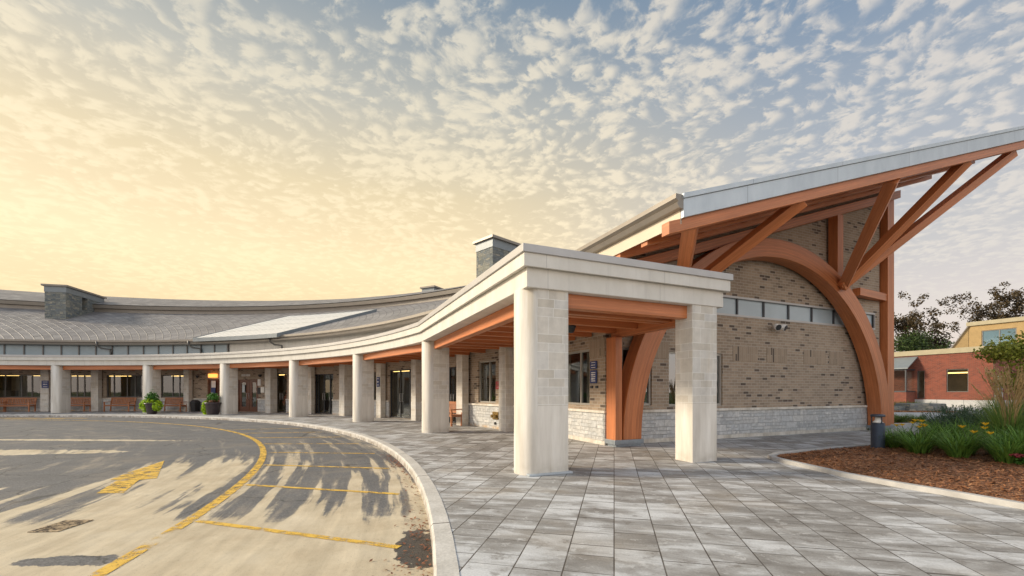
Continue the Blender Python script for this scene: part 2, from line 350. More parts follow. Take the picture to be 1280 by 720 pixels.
# ------------------------------------------------------------------ mesh builder
class MB:
    def __init__(s): s.v = []; s.f = []; s.uv = []; s.mi = []; s.cur = 0; s.sm = []; s.smooth = False
    def poly(s, pts, uv=None):
        i = len(s.v); s.v += [Vector(p) for p in pts]; s.f.append(list(range(i, i+len(pts)))); s.uv.append(uv); s.mi.append(s.cur); s.sm.append(s.smooth)
    def hexa(s, p, uvs=True):               # p: 8 corners bottom 0-3 (ccw from above), top 4-7
        for q in ((3,2,1,0), (4,5,6,7), (0,1,5,4), (1,2,6,5), (2,3,7,6), (3,0,4,7)): s.poly([p[j] for j in q])
    def box(s, c, size, ax=None, ay=None):
        ax = Vector(ax or (1,0,0)); ay = Vector(ay) if ay is not None else Vector((0,0,1)).cross(ax); az = ax.cross(ay)
        c = Vector(c); a, b_, d = ax*(size[0]/2), ay*(size[1]/2), az*(size[2]/2)
        s.hexa([c-a-b_-d, c+a-b_-d, c+a+b_-d, c-a+b_-d, c-a-b_+d, c+a-b_+d, c+a+b_+d, c-a+b_+d])
    def beam(s, p0, p1, w, h, up=(0,0,1)):  # uv runs along the length
        p0, p1 = Vector(p0), Vector(p1); d = (p1-p0); L = d.length; d.normalize()
        side = d.cross(Vector(up))
        if side.length < 1e-4: side = Vector((1,0,0))
        side.normalize(); upv = side.cross(d)
        a, b_ = side*(w/2), upv*(h/2)
        q = [(-1,-1), (1,-1), (1,1), (-1,1)]
        A = [p0+a*i+b_*j for i, j in q]; B = [p1+a*i+b_*j for i, j in q]
        o = random.random()*10; wd = [w, h, w, h]; y = o
        for i in range(4):
            j = (i+1) % 4
            s.poly([A[i], A[j], B[j], B[i]][::-1], [(o, y), (o, y+wd[i]), (o+L, y+wd[i]), (o+L, y)][::-1]); y += wd[i]
        s.poly(A, [(o, o), (o, o+w), (o+h, o+w), (o+h, o)]); s.poly(B[::-1], [(o, o), (o, o+w), (o+h, o+w), (o+h, o)])
    def prism(s, pts, z0, z1):              # pts ccw in plan
        n = len(pts); t = 0.0
        for i in range(n):
            a, b_ = Vector((pts[i][0], pts[i][1], 0)), Vector((pts[(i+1) % n][0], pts[(i+1) % n][1], 0)); L = (b_-a).length
            s.poly([a+Vector((0,0,z0)), b_+Vector((0,0,z0)), b_+Vector((0,0,z1)), a+Vector((0,0,z1))], [(t, z0), (t+L, z0), (t+L, z1), (t, z1)]); t += L
        s.poly([(p[0], p[1], z1) for p in pts]); s.poly([(p[0], p[1], z0) for p in pts][::-1])
    def tube(s, path, rad, seg=8, cap=True):
        path = [Vector(p) for p in path]; rad = rad if isinstance(rad, (list, tuple)) else [rad]*len(path); rings = []
        sm = s.smooth; s.smooth = True
        for i, p in enumerate(path):
            d = (path[min(i+1, len(path)-1)]-path[max(i-1, 0)]).normalized()
            x = d.orthogonal().normalized() if i == 0 else (x - d*x.dot(d)).normalized()
            y = d.cross(x)
            rings.append([p+(x*math.cos(2*math.pi*k/seg)+y*math.sin(2*math.pi*k/seg))*rad[i] for k in range(seg)])
        for A, B in zip(rings, rings[1:]):
            for k in range(seg):
                s.poly([A[k], A[(k+1) % seg], B[(k+1) % seg], B[k]])
        s.smooth = sm
        if cap: s.poly(rings[0][::-1]); s.poly(rings[-1])
    def lathe(s, prof, c=(0,0,0), seg=20, cap=True):
        c = Vector(c); sm = s.smooth; s.smooth = True
        ring = lambda r, z: [c+Vector((r*math.cos(2*math.pi*k/seg), r*math.sin(2*math.pi*k/seg), z)) for k in range(seg)]
        rs = [ring(*p) for p in prof]
        for A, B in zip(rs, rs[1:]):
            for k in range(seg): s.poly([A[k], A[(k+1) % seg], B[(k+1) % seg], B[k]])
        s.smooth = sm
        if cap: s.poly(rs[0][::-1]); s.poly(rs[-1])
    def sweep(s, path, prof, closed=False):  # path plan points; prof list of (offset to the right, z), closed loop
        n = len(path); P = [Vector((p[0], p[1])) for p in path]; rings = []; t = 0.0; ts = []
        for i in range(n):
            d0 = (P[i]-P[i-1]).normalized() if i else (P[1]-P[0]).normalized()
            d1 = (P[i+1]-P[i]).normalized() if i < n-1 else d0
            r0, r1 = Vector((d0.y, -d0.x)), Vector((d1.y, -d1.x)); m = (r0+r1)
            m = m/(m.dot(r0)) if m.length > 1e-6 else r0
            rings.append([Vector((P[i].x+m.x*o, P[i].y+m.y*o, z)) for o, z in prof])
            if i: t += (P[i]-P[i-1]).length
            ts.append(t)
        k = len(prof); per = [0.0]
        for j in range(k): per.append(per[-1]+math.dist(prof[j], prof[(j+1) % k]))
        for i in range(n-1):
            for j in range(k):
                a, b_ = j, (j+1) % k
                s.poly([rings[i][a], rings[i+1][a], rings[i+1][b_], rings[i][b_]], [(ts[i], per[j]), (ts[i+1], per[j]), (ts[i+1], per[j+1]), (ts[i], per[j+1])])
        s.poly(rings[0]); s.poly(rings[-1][::-1])
    def build(s, name, mat, parent=None, bevel=0.0, fix=True):
        me = bpy.data.meshes.new(name); org = Vector((0,0,0))
        me.from_pydata([tuple(v) for v in s.v], [], s.f)
        mats = mat if isinstance(mat, (list, tuple)) else [mat]
        for m in mats: me.materials.append(m)
        ul = me.uv_layers.new(name='UVMap')
        up = Vector((0,0,1)); k = 0; buf = [0.0]*(2*len(me.loops))
        for fi, f in enumerate(s.f):
            u = s.uv[fi]
            if u is None:
                a, b_, c = s.v[f[0]], s.v[f[1]], s.v[f[2]]; n = (b_-a).cross(c-a)
                if n.length < 1e-12: n = Vector((0,0,1))
                n.normalize()
                if abs(n.z) > 0.75: tx, ty = Vector((1,0,0)), Vector((0,1,0))
                else: tx = up.cross(n).normalized(); ty = n.cross(tx)
                if abs(n.z) <= 0.75 and abs(n.z) < 0.1: ty = up
                u = [(s.v[i].dot(tx), s.v[i].dot(ty)) for i in f]
            for q in u: buf[2*k] = q[0]; buf[2*k+1] = q[1]; k += 1
        ul.data.foreach_set('uv', buf)
        me.polygons.foreach_set('material_index', s.mi); me.polygons.foreach_set('use_smooth', s.sm)
        if fix and len(s.f) < 4000:
            bm = bmesh.new(); bm.from_mesh(me)
            bmesh.ops.remove_doubles(bm, verts=bm.verts, dist=1e-5)
            bmesh.ops.recalc_face_normals(bm, faces=bm.faces); bm.to_mesh(me); bm.free()
        me.update()
        o = bpy.data.objects.new(name, me); COL.objects.link(o)
        if parent is not None: o.parent = parent
        if bevel:
            md = o.modifiers.new('edge', 'BEVEL'); md.width = bevel; md.segments = 2; md.limit_method = 'ANGLE'; md.angle_limit = R_(40)
        return o
def tag(o, label=None, cat=None, group=None, kind=None):
    if label: o['label'] = label
    if cat: o['category'] = cat
    if group: o['group'] = group
    if kind: o['kind'] = kind
    return o
def empty(name, loc=(0,0,0), rz=0.0, label=None, cat=None, group=None):
    o = bpy.data.objects.new(name, None); COL.objects.link(o); o.location = loc; o.rotation_euler.z = rz; o.empty_display_size = 0.2
    return tag(o, label, cat, group)
def copy_tree(o, parent=None):
    c = o.copy(); COL.objects.link(c); c.parent = parent
    for ch in [x for x in bpy.data.objects if x.parent == o]: copy_tree(ch, c)
    return c
def one(name, mb, mat, label, cat, loc=(0,0,0), rz=0.0, group=None, bevel=0.0):   # a thing that is one mesh
    o = mb.build(name, mat, None, bevel); o.location = loc; o.rotation_euler.z = rz
    return tag(o, label, cat, group)

# ------------------------------------------------------------------ ground
def road_material():
    m, nt, b = new_mat('sanded_asphalt'); k = NT(nt); ob = k.coord('Object')
    x, y, z = k.sep(ob)
    rx, ry = k.math('SUBTRACT', x, CX), k.math('SUBTRACT', y, CY)
    r = k.math('SQRT', k.math('ADD', k.math('MULTIPLY', rx, rx), k.math('MULTIPLY', ry, ry)))
    th = k.math('ARCTAN2', ry, rx); s = k.math('MULTIPLY', th, 24.0)
    fine = k.noise(ob, 75, 3, 0.7); grain = k.noise(ob, 260, 2, 0.6); mid = k.noise(ob, 1.7, 5, 0.65); big = k.noise(ob, 0.3, 3)
    asp = k.ramp(fine, [(0.3, (0.07,0.07,0.072)), (0.55, (0.135,0.135,0.137)), (0.75, (0.25,0.245,0.24))])
    asp = k.mix(0.6, asp, k.mix(1.0, asp, k.ramp(mid, [(0.25, 0.7), (0.75, 1.25)]), 'MULTIPLY'))
    # tyre tracks in the sand follow the curve of the drive
    pol = k.comb(k.math('MULTIPLY', r, 1.0), k.math('MULTIPLY', s, 0.13), 0.0)
    warp = k.math('MULTIPLY', k.math('SUBTRACT', k.noise(ob, 0.55, 2), 0.5), 1.5)
    pol2 = k.comb(k.math('MULTIPLY', k.math('ADD', r, k.math('MULTIPLY', warp, 0.12)), 1.45), k.math('MULTIPLY', s, 0.085), 0.0)
    st = k.noise(pol2, 1.9, 4, 0.55, 0.3)
    st2 = k.noise(pol, 7.0, 3, 0.6)
    edge = k.noise(ob, 9, 4, 0.7)
    def blob(cx, cy, ax, ay, rot=0.0, soft=0.5):
        dx, dy = k.math('SUBTRACT', x, cx), k.math('SUBTRACT', y, cy); c, s_ = math.cos(rot), math.sin(rot)
        u = k.math('ADD', k.math('MULTIPLY', dx, c/ax), k.math('MULTIPLY', dy, s_/ax))
        v = k.math('ADD', k.math('MULTIPLY', dx, -s_/ay), k.math('MULTIPLY', dy, c/ay))
        d = k.math('SQRT', k.math('ADD', k.math('MULTIPLY', u, u), k.math('MULTIPLY', v, v)))
        return k.smooth(d, 1.0+soft, 1.0-soft)
    ye = k.math('ADD', y, k.math('MULTIPLY', k.math('SUBTRACT', k.noise(ob, 0.9, 3), 0.5), 1.4))
    amt = k.ramp(k.math('DIVIDE', ye, 24.0), [(0.0, 0.66), (0.19, 0.64), (0.215, 0.34), (0.25, 0.24), (0.34, 0.17), (0.41, 0.03), (0.46, -0.10), (0.8, -0.16)])
    amt = k.math('ADD', amt, k.math('MULTIPLY', k.math('MULTIPLY', k.smooth(x, -6.2, -8.2), k.smooth(y, 5.4, 6.2)), -0.16))
    rag = k.math('MULTIPLY', k.math('SUBTRACT', edge, 0.5), 0.9)
    rag2 = k.math('MULTIPLY', k.math('SUBTRACT', k.noise(ob, 4.5, 5, 0.7), 0.5), 1.9)
    def rblob(cx, cy, ax, ay, rot, soft): return k.smooth(k.math('ADD', blob(cx, cy, ax, ay, rot, soft), rag2), 0.3, 0.8)
    amt = k.math('ADD', amt, k.math('MULTIPLY', k.smooth(k.math('ADD', r, rag), 25.4, 25.9), k.ramp(k.math('DIVIDE', y, 24.0), [(0.17, 0.0), (0.20, -0.8)])))
    amt = k.math('ADD', amt, k.math('MULTIPLY', rblob(-9.6, 7.2, 3.0, 0.9, 0.12, 0.4), -0.16))
    amt = k.math('ADD', amt, k.math('MULTIPLY', rblob(-3.85, 3.78, 0.42, 0.13, 0.05, 0.6), -0.9))
    amt = k.math('ADD', amt, k.math('MULTIPLY', rblob(-0.85, 4.1, 0.26, 0.5, 0.35, 0.5), -1.0))
    amt = k.math('ADD', amt, k.math('MULTIPLY', rblob(-12.9, 10.5, 3.4, 0.5, 0.04, 0.3), 0.62))
    amt = k.math('ADD', amt, k.math('MULTIPLY', rblob(-13.4, 13.2, 3.6, 0.22, -0.05, 0.4), 0.7))
    stc = k.smooth(st, 0.40, 0.60)
    fld = k.math('ADD', k.math('ADD', k.math('MULTIPLY', stc, 0.46), k.math('MULTIPLY', st2, 0.16)), k.math('MULTIPLY', edge, 0.22))
    tot = k.math('ADD', fld, amt)
    tot = k.math('ADD', tot, k.math('ADD', k.math('MULTIPLY', k.math('SUBTRACT', fine, 0.5), 0.16), k.math('MULTIPLY', k.math('SUBTRACT', mid, 0.5), 0.10)))
    mask = k.smooth(tot, 0.575, 0.75)
    mask = k.math('MULTIPLY', mask, k.smooth(fine, 0.27, 0.38))
    sand = k.ramp(mid, [(0.25, (0.46,0.375,0.255)), (0.5, (0.56,0.475,0.335)), (0.75, (0.64,0.56,0.42))])
    sand = k.mix(0.35, sand, k.mix(1.0, sand, k.ramp(grain, [(0.3, 0.6), (0.7, 1.35)]), 'MULTIPLY'))
    sand = k.mix(0.5, sand, k.mix(1.0, sand, k.ramp(st2, [(0.3, 0.66), (0.7, 1.2)]), 'MULTIPLY'))
    spk = k.noise(ob, 22, 5, 0.75); sand = k.mix(k.math('MULTIPLY', k.smooth(spk, 0.60, 0.72), 0.55), sand, (0.27,0.215,0.145))
    sand = k.mix(k.math('MULTIPLY', k.smooth(k.noise(ob, 1.1, 4, 0.65), 0.52, 0.75), 0.5), sand, (0.42,0.33,0.22))
    film = k.math('MULTIPLY', k.smooth(st2, 0.42, 0.66), k.smooth(tot, 0.34, 0.62))
    agg = k.noise(ob, 32, 4, 0.75); patchy = k.noise(ob, 0.8, 5, 0.7)
    asp = k.mix(0.7, asp, k.mix(1.0, asp, k.ramp(agg, [(0.3, 0.6), (0.5, 1.0), (0.7, 1.7)]), 'MULTIPLY'))
    asp = k.mix(k.math('MULTIPLY', k.smooth(patchy, 0.48, 0.68), 0.45), asp, (0.26,0.225,0.18))
    crk = k.voro(k.vmath('ADD', ob, k.comb(k.math('MULTIPLY', patchy, 0.9), k.math('MULTIPLY', mid, 0.6), 0.0)), 0.42, 'Distance', 'DISTANCE_TO_EDGE')
    asp = k.mix(k.math('MULTIPLY', k.smooth(crk, 0.008, 0.002), 0.7), asp, (0.035,0.033,0.03))
    base = k.mix(k.math('MULTIPLY', film, 0.5), asp, (0.36,0.31,0.245))
    # damp dirt and grit in the gutter
    gut = k.math('MULTIPLY', k.smooth(k.math('ADD', r, k.math('MULTIPLY', edge, 0.5)), 26.72, 27.05), k.smooth(y, 7.5, 5.0))
    base = k.mix(k.math('MULTIPLY', gut, 0.85), base, k.ramp(fine, [(0.35, (0.05,0.035,0.025)), (0.6, (0.16,0.115,0.08)), (0.7, (0.34,0.27,0.2))]))
    wet = blob(-0.98, 4.05, 0.3, 0.5, 0.35, 0.2)
    base = k.mix(k.math('MULTIPLY', wet, 0.7), base, (0.05,0.042,0.034))
    k.put(b.inputs['Base Color'], k.mix(mask, base, sand))
    k.put(b.inputs['Roughness'], k.math('SUBTRACT', k.mix(mask, 0.8, 0.92), k.math('MULTIPLY', wet, 0.3)))
    k.bump(k.math('ADD', k.math('MULTIPLY', fine, k.math('SUBTRACT', 1.0, k.math('MULTIPLY', mask, 0.75))), k.math('MULTIPLY', mask, 0.5)), 0.45, 0.012, b)
    return m
def paver_material():
    m, nt, b = new_mat('stone_pavers'); k = NT(nt); ob = k.coord('Object')
    p = k.mapping(ob, rot=(0, 0, R_(-76.7)))          # rows run along the walk
    x0_, y0_, _z = k.sep(p); row = k.math('FLOOR', k.math('DIVIDE', y0_, 0.377))
    wn = k.n.new('ShaderNodeTexWhiteNoise'); wn.noise_dimensions = '1D'; k.put(wn.inputs['W'], row); rv = wn.outputs['Value']
    lump = k.noise(k.comb(k.math('MULTIPLY', x0_, 1.1), k.math('MULTIPLY', row, 7.3), 0.0), 1.0, 1)
    xs = k.math('ADD', k.math('MULTIPLY', x0_, k.math('ADD', 0.75, k.math('MULTIPLY', rv, 0.55))), k.math('ADD', k.math('MULTIPLY', rv, 9.0), k.math('MULTIPLY', lump, 0.9)))
    c, f = k.brick(k.comb(xs, y0_, 0.0), 0.46, 0.377, 0.006, 0.37, 2, 0.6, 3, 0.15)
    px_, py_, _ = k.sep(p)
    smear = k.noise(k.mapping(p, scale=(2.6, 0.9, 1)), 1.6, 5, 0.62, 0.4)      # pale mineral bloom across each slab
    cell = k.math('ADD', smear, k.math('MULTIPLY', k.math('SUBTRACT', c, 0.4), 0.22))
    bigp = k.noise(ob, 0.28, 3, 0.6)
    cell = k.math('ADD', cell, k.math('MULTIPLY', k.math('SUBTRACT', bigp, 0.5), 0.35))
    col = k.ramp(cell, [(0.28, (0.19,0.18,0.167)), (0.43, (0.265,0.256,0.242)), (0.53, (0.345,0.34,0.33)), (0.60, (0.47,0.475,0.475)), (0.72, (0.57,0.58,0.585))])
    warmth = k.noise(k.mapping(p, loc=(3, 7, 0), scale=(1.3, 0.8, 1)), 0.9, 2)
    col = k.mix(k.math('MULTIPLY', k.smooth(warmth, 0.52, 0.7), 0.3), col, (0.33,0.27,0.195))
    fine = k.noise(ob, 60, 4, 0.7)
    col = k.mix(0.45, col, k.mix(1.0, col, k.ramp(fine, [(0.3, 0.65), (0.7, 1.3)]), 'MULTIPLY'))
    st_ = k.noise(k.mapping(ob, scale=(1,1,1)), 5.5, 6, 0.72)
    col = k.mix(k.math('MULTIPLY', k.smooth(st_, 0.56, 0.66), 0.5), col, (0.62,0.62,0.61))
    col = k.mix(k.math('MULTIPLY', k.smooth(st_, 0.44, 0.33), 0.55), col, (0.13,0.11,0.09))
    jd = k.noise(ob, 3.0, 4, 0.7)
    col = k.mix(k.math('MULTIPLY', f, k.smooth(jd, 0.2, 0.6, 0.55, 1.0)), col, (0.07,0.058,0.045))
    k.put(b.inputs['Base Color'], col)
    k.put(b.inputs['Roughness'], k.ramp(smear, [(0.3, 0.55), (0.7, 0.85)]))
    k.bump(k.math('ADD', k.math('MULTIPLY', f, -1.0), k.math('ADD', k.math('MULTIPLY', fine, 0.25), k.math('MULTIPLY', c, 0.12))), 0.5, 0.012, b)
    return m
M['road'] = road_material(); M['paver'] = paver_material()
def lawn_mat():
    m, nt, b = new_mat('mown_grass'); k = NT(nt); ob = k.coord('Object')
    n = k.noise(ob, 0.4, 5, 0.7); n2 = k.noise(ob, 20, 3, 0.7)
    col = k.mix(0.5, k.ramp(n, [(0.3, (0.05,0.085,0.02)), (0.7, (0.10,0.13,0.04))]), k.ramp(n2, [(0.3, (0.03,0.055,0.012)), (0.7, (0.13,0.15,0.05))]))
    k.put(b.inputs['Base Color'], col); b.inputs['Roughness'].default_value = 0.95; k.bump(n2, 0.5, 0.03, b); return m
M['lawn'] = lawn_mat()
g = MB(); S = 900
g.poly([(-S,-S,-0.2), (S,-S,-0.2), (S,S,-0.2), (-S,S,-0.2)]); tag(g.build('ground', M['lawn']), kind='structure')
g = MB(); n = 160; R_ROAD = 26.86
for i in range(n):
    a0, a1 = 2*math.pi*i/n, 2*math.pi*(i+1)/n
    g.poly([RP(0, 0, ROAD_Z), RP(R_ROAD, a0, ROAD_Z), RP(R_ROAD, a1, ROAD_Z)])
tag(g.build('road', M['road'], fix=False), kind='structure')
g = MB()
for i in range(n):
    a0, a1 = 2*math.pi*i/n, 2*math.pi*(i+1)/n
    g.poly([RP(27.03, a0), RP(70, a0), RP(70, a1), RP(27.03, a1)])
tag(g.build('pavement', M['paver'], fix=False), kind='structure')
g = MB(); prof = [(0.0, -0.18), (0.19, -0.18), (0.185, -0.02), (0.165, 0.004), (0.0, 0.006)]
ring = [RP(27.04, a) for a in [math.pi*2*i/240 for i in range(241)]][::-1]
g.sweep([(p.x, p.y) for p in ring], prof); tag(g.build('kerb', M['kerb']), kind='structure')

# painted lines
def paint_mat():
    m, nt, b = new_mat('worn_yellow_paint'); k = NT(nt); ob = k.coord('Object')
    n = k.noise(ob, 7, 5, 0.7); n2 = k.noise(ob, 90, 2)
    k.put(b.inputs['Base Color'], k.ramp(n, [(0.3, (0.62,0.36,0.035)), (0.6, (0.74,0.47,0.07)), (0.8, (0.72,0.52,0.18))]))
    b.inputs['Roughness'].default_value = 0.7
    out = nt.nodes['Material Output']; t = k.n.new('ShaderNodeBsdfTransparent'); mx = k.n.new('ShaderNodeMixShader')
    k.put(mx.inputs[0], k.smooth(k.math('ADD', k.math('MULTIPLY', n, 0.75), k.math('MULTIPLY', n2, 0.45)), 0.51, 0.61))
    dv = k.vmath('LENGTH', k.vmath('SUBTRACT', ob, (-3.36, 4.42, ROAD_Z+0.005)), None, 1)
    k.put(mx.inputs[0], k.math('MULTIPLY', mx.inputs[0].links[0].from_socket, k.smooth(k.math('ADD', dv, k.math('MULTIPLY', k.math('SUBTRACT', n, .5), .5)), 0.22, 0.42)))
    k.link(t.outputs[0], mx.inputs[1]); k.link(b.outputs[0], mx.inputs[2]); k.link(mx.outputs[0], out.inputs[0]); return m
M['paint'] = paint_mat(); LZ = ROAD_Z+0.005
def strip(pts, w, name='road_marking'):
    g = MB(); P = [Vector((p[0], p[1], LZ)) for p in pts]
    for i in range(len(P)-1):
        def nr(j):
            d = (P[min(j+1, len(P)-1)]-P[max(j-1, 0)]).normalized(); return Vector((d.y, -d.x, 0))*(w/2)
        a, b_ = nr(i), nr(i+1); g.poly([P[i]-a, P[i]+a, P[i+1]+b_, P[i+1]-b_])
    return tag(g.build(name, M['paint'], fix=False), kind='structure')
strip([RP(24.2, a) for a in [R_(5+i*1.5) for i in range(57)]], 0.135)
strip([RP(24.35, R_(-8)), RP(24.3, R_(3))], 0.14)
for i in range(8):                                      # lay-by bays
    a = R_(12.4 + i*4.75)
    strip([RP(26.55, a), RP(24.3, a+R_(3.2))], 0.085 if i < 5 else 0.10)
for a0, a1, rr in ((97, 103, 26.0), (89, 95, 25.85), (82, 88, 25.7), (105, 111, 26.0), (84, 92, 25.2)):
    strip([RP(rr, R_(a0+(a1-a0)*j/6)) for j in range(7)], 0.22)
arrow = MB(); ap = [gpt(120, 617, ROAD_Z), gpt(154, 616.5, ROAD_Z), gpt(174, 600, ROAD_Z), gpt(196, 598, ROAD_Z), gpt(205.5, 576, ROAD_Z), gpt(160, 591, ROAD_Z), gpt(137, 600, ROAD_Z), gpt(147, 600.5, ROAD_Z)]
arrow.poly([(p.x, p.y, LZ) for p in ap]); tag(arrow.build('road_marking', M['paint'], fix=False), kind='structure')

# far concrete walk and planting beds
g = MB(); g.poly([(14.3,16.2,0.004), (20.0,15.2,0.004), (34,18,0.004), (70,30,0.004), (70,60,0.004), (4,60,0.004), (7.0,34,0.004)]); tag(g.build('path', M['concrete'], fix=False), kind='structure')
BED = [(5.30,8.73), (5.22,8.45), (5.22,8.1), (5.25,7.88), (5.33,6.85), (5.52,6.15), (5.75,5.59), (5.95,4.98), (6.2,4.4), (6.9,3.2), (25,3.0), (27,17.5), (16.5,15.2), (13.0,13.6), (11.1,12.4), (9.9,11.1), (8.75,10.5), (7.35,9.92), (6.27,9.4), (5.62,9.06)]
def mulch_mat():
    m, nt, b = new_mat('bark_mulch'); k = NT(nt); ob = k.coord('Object')
    v = k.voro(k.mapping(ob, rot=(0,0,0.4), scale=(1,2.2,1)), 26, 'Color'); d = k.voro(k.mapping(ob, rot=(0,0,0.4), scale=(1,2.2,1)), 26, 'Distance')
    r = k.sep(v)[0]; n = k.noise(ob, 3, 4)
    col = k.ramp(r, [(0.0, (0.10,0.042,0.018)), (0.5, (0.26,0.108,0.044)), (0.85, (0.42,0.19,0.08)), (1.0, (0.5,0.29,0.15))])
    col = k.mix(0.5, col, k.mix(1.0, col, k.ramp(n, [(0.3, 0.6), (0.7, 1.3)]), 'MULTIPLY'))
    k.put(b.inputs['Base Color'], col); b.inputs['Roughness'].default_value = 0.95; k.bump(k.math('SUBTRACT', r, d), 0.9, 0.03, b); return m
M['mulch'] = mulch_mat()
M['chip'] = leaf_mat('bark_chip', (0.13,0.053,0.022), (0.36,0.155,0.064), (0.5,0.29,0.15), 0.0, 1.2)
def in_poly(x, y, poly):
    c = False; j = len(poly)-1
    for i in range(len(poly)):
        xi, yi = poly[i]; xj, yj = poly[j]
        if (yi > y) != (yj > y) and x < (xj-xi)*(y-yi)/(yj-yi)+xi: c = not c
        j = i
    return c
def bed_dist(x, y, poly):
    best = 9e9
    for i in range(len(poly)):
        a, b_ = Vector(poly[i]), Vector(poly[(i+1) % len(poly)]); p = Vector((x, y)); d = b_-a
        t = max(0, min(1, (p-a).dot(d)/d.length_squared)); best = min(best, (p-a-d*t).length)
    return best
def bed_h(x, y): return 0.035 + 0.10*min(1.0, bed_dist(x, y, BED)/1.0) + 0.02*mnoise.noise(Vector((x*1.5, y*1.5, 0)))
bm = bmesh.new(); vs = [bm.verts.new((x, y, 0.03)) for x, y in BED]; bm.faces.new(vs)
bmesh.ops.triangulate(bm, faces=bm.faces[:])
for _ in range(5): bmesh.ops.subdivide_edges(bm, edges=[e for e in bm.edges if e.calc_length() > 0.5], cuts=1, use_grid_fill=True); bmesh.ops.triangulate(bm, faces=bm.faces[:])
for v in bm.verts: v.co.z = bed_h(v.co.x, v.co.y)
me = bpy.data.meshes.new('garden_bed'); bm.to_mesh(me); bm.free(); me.materials.append(M['mulch'])
for p in me.polygons: p.use_smooth = True
bed = bpy.data.objects.new('garden_bed', me); COL.objects.link(bed); tag(bed, kind='structure')
g = MB(); random.seed(3); cnt = 0
while cnt < 9000:
    x, y = random.uniform(5.2, 12), random.uniform(3.2, 10.5)
    if x/y > 1.25 or not in_poly(x, y, BED) or bed_dist(x, y, BED) < 0.06: continue
    z = bed_h(x, y)+0.008; a = random.uniform(0, 6.28); l, w = random.uniform(0.012, 0.042), random.uniform(0.005, 0.011); t = random.uniform(-0.4, 0.4)
    d = Vector((math.cos(a), math.sin(a), t))*l; s = Vector((-math.sin(a), math.cos(a), random.uniform(-.5, .5)))*w; p = Vector((x, y, z+abs(t)*l))
    g.poly([p-d-s, p+d-s*0.6, p+d*1.1+s*0.7, p-d+s]); cnt += 1
tag(g.build('bark_chips', M['chip'], fix=False), 'loose reddish brown bark chips over the garden bed', 'bark mulch', kind='stuff')
g = MB(); g.sweep([(x, y) for x, y in BED[9:0:-1]]+[(x, y) for x, y in [BED[0]]+BED[:11:-1]], [(0.0, -0.05), (0.0, 0.07), (-0.11, 0.07), (-0.11, -0.05)])
tag(g.build('bed_edging', M['paver_edge'], bevel=0.01), kind='structure')

# ------------------------------------------------------------------ walls with openings
def wall(mb, mp, s0, s1, z0, top, ops, ds=2.0, depth=0.22, flip=False):
    tf = top if callable(top) else (lambda s: top)
    bs = {s0, s1}
    for a, b_, za, zb in ops: bs |= {a, b_}
    bs = sorted(x for x in bs if s0 <= x <= s1); out = []
    for a, b_ in zip(bs, bs[1:]):
        n = max(1, int(math.ceil((b_-a)/ds))); out += [a+(b_-a)*i/n for i in range(n)]
    bs = out+[bs[-1]]
    zs = sorted({z0} | {z for o in ops for z in o[2:4]}); 
    for a, b_ in zip(bs, bs[1:]):
        m = (a+b_)/2
        for i, za in enumerate(zs):
            zb_a = zs[i+1] if i < len(zs)-1 else tf(a); zb_b = zs[i+1] if i < len(zs)-1 else tf(b_)
            zm = (za+min(zb_a, zb_b))/2
            if zb_a <= za+1e-6: continue
            if any(o[0] < m < o[1] and o[2] < zm < o[3] for o in ops): continue
            mb.poly([mp(a, za, 0), mp(b_, za, 0), mp(b_, zb_b, 0), mp(a, zb_a, 0)], [(a, za), (b_, za), (b_, zb_b), (a, zb_a)])
    for a, b_, za, zb in ops:
        for sx in (a, b_): mb.poly([mp(sx, za, 0), mp(sx, za, depth), mp(sx, zb, depth), mp(sx, zb, 0)], [(sx, za), (sx+depth, za), (sx+depth, zb), (sx, zb)])
        for zz in (za, zb): mb.poly([mp(a, zz, 0), mp(b_, zz, 0), mp(b_, zz, depth), mp(a, zz, depth)], [(a, zz), (b_, zz), (b_, zz+depth), (a, zz+depth)])
def block(mb, mp, s0, s1, z0, z1, d0, d1, ds=1.2):
    n = max(1, int(math.ceil((s1-s0)/ds)))
    for i in range(n):
        a, b_ = s0+(s1-s0)*i/n, s0+(s1-s0)*(i+1)/n
        q = lambda s, z, d: mp(s, z, d)
        mb.poly([q(a,z0,d0), q(b_,z0,d0), q(b_,z1,d0), q(a,z1,d0)], [(a,z0), (b_,z0), (b_,z1), (a,z1)])
        mb.poly([q(a,z0,d1), q(b_,z0,d1), q(b_,z1,d1), q(a,z1,d1)], [(a,z0), (b_,z0), (b_,z1), (a,z1)])
        mb.poly([q(a,z1,d0), q(b_,z1,d0), q(b_,z1,d1), q(a,z1,d1)], [(a,d0), (b_,d0), (b_,d1), (a,d1)])
        mb.poly([q(a,z0,d0), q(b_,z0,d0), q(b_,z0,d1), q(a,z0,d1)], [(a,d0), (b_,d0), (b_,d1), (a,d1)])
    for s in (s0, s1): mb.poly([mp(s,z0,d0), mp(s,z1,d0), mp(s,z1,d1), mp(s,z0,d1)], [(d0,z0), (d0,z1), (d1,z1), (d1,z0)])
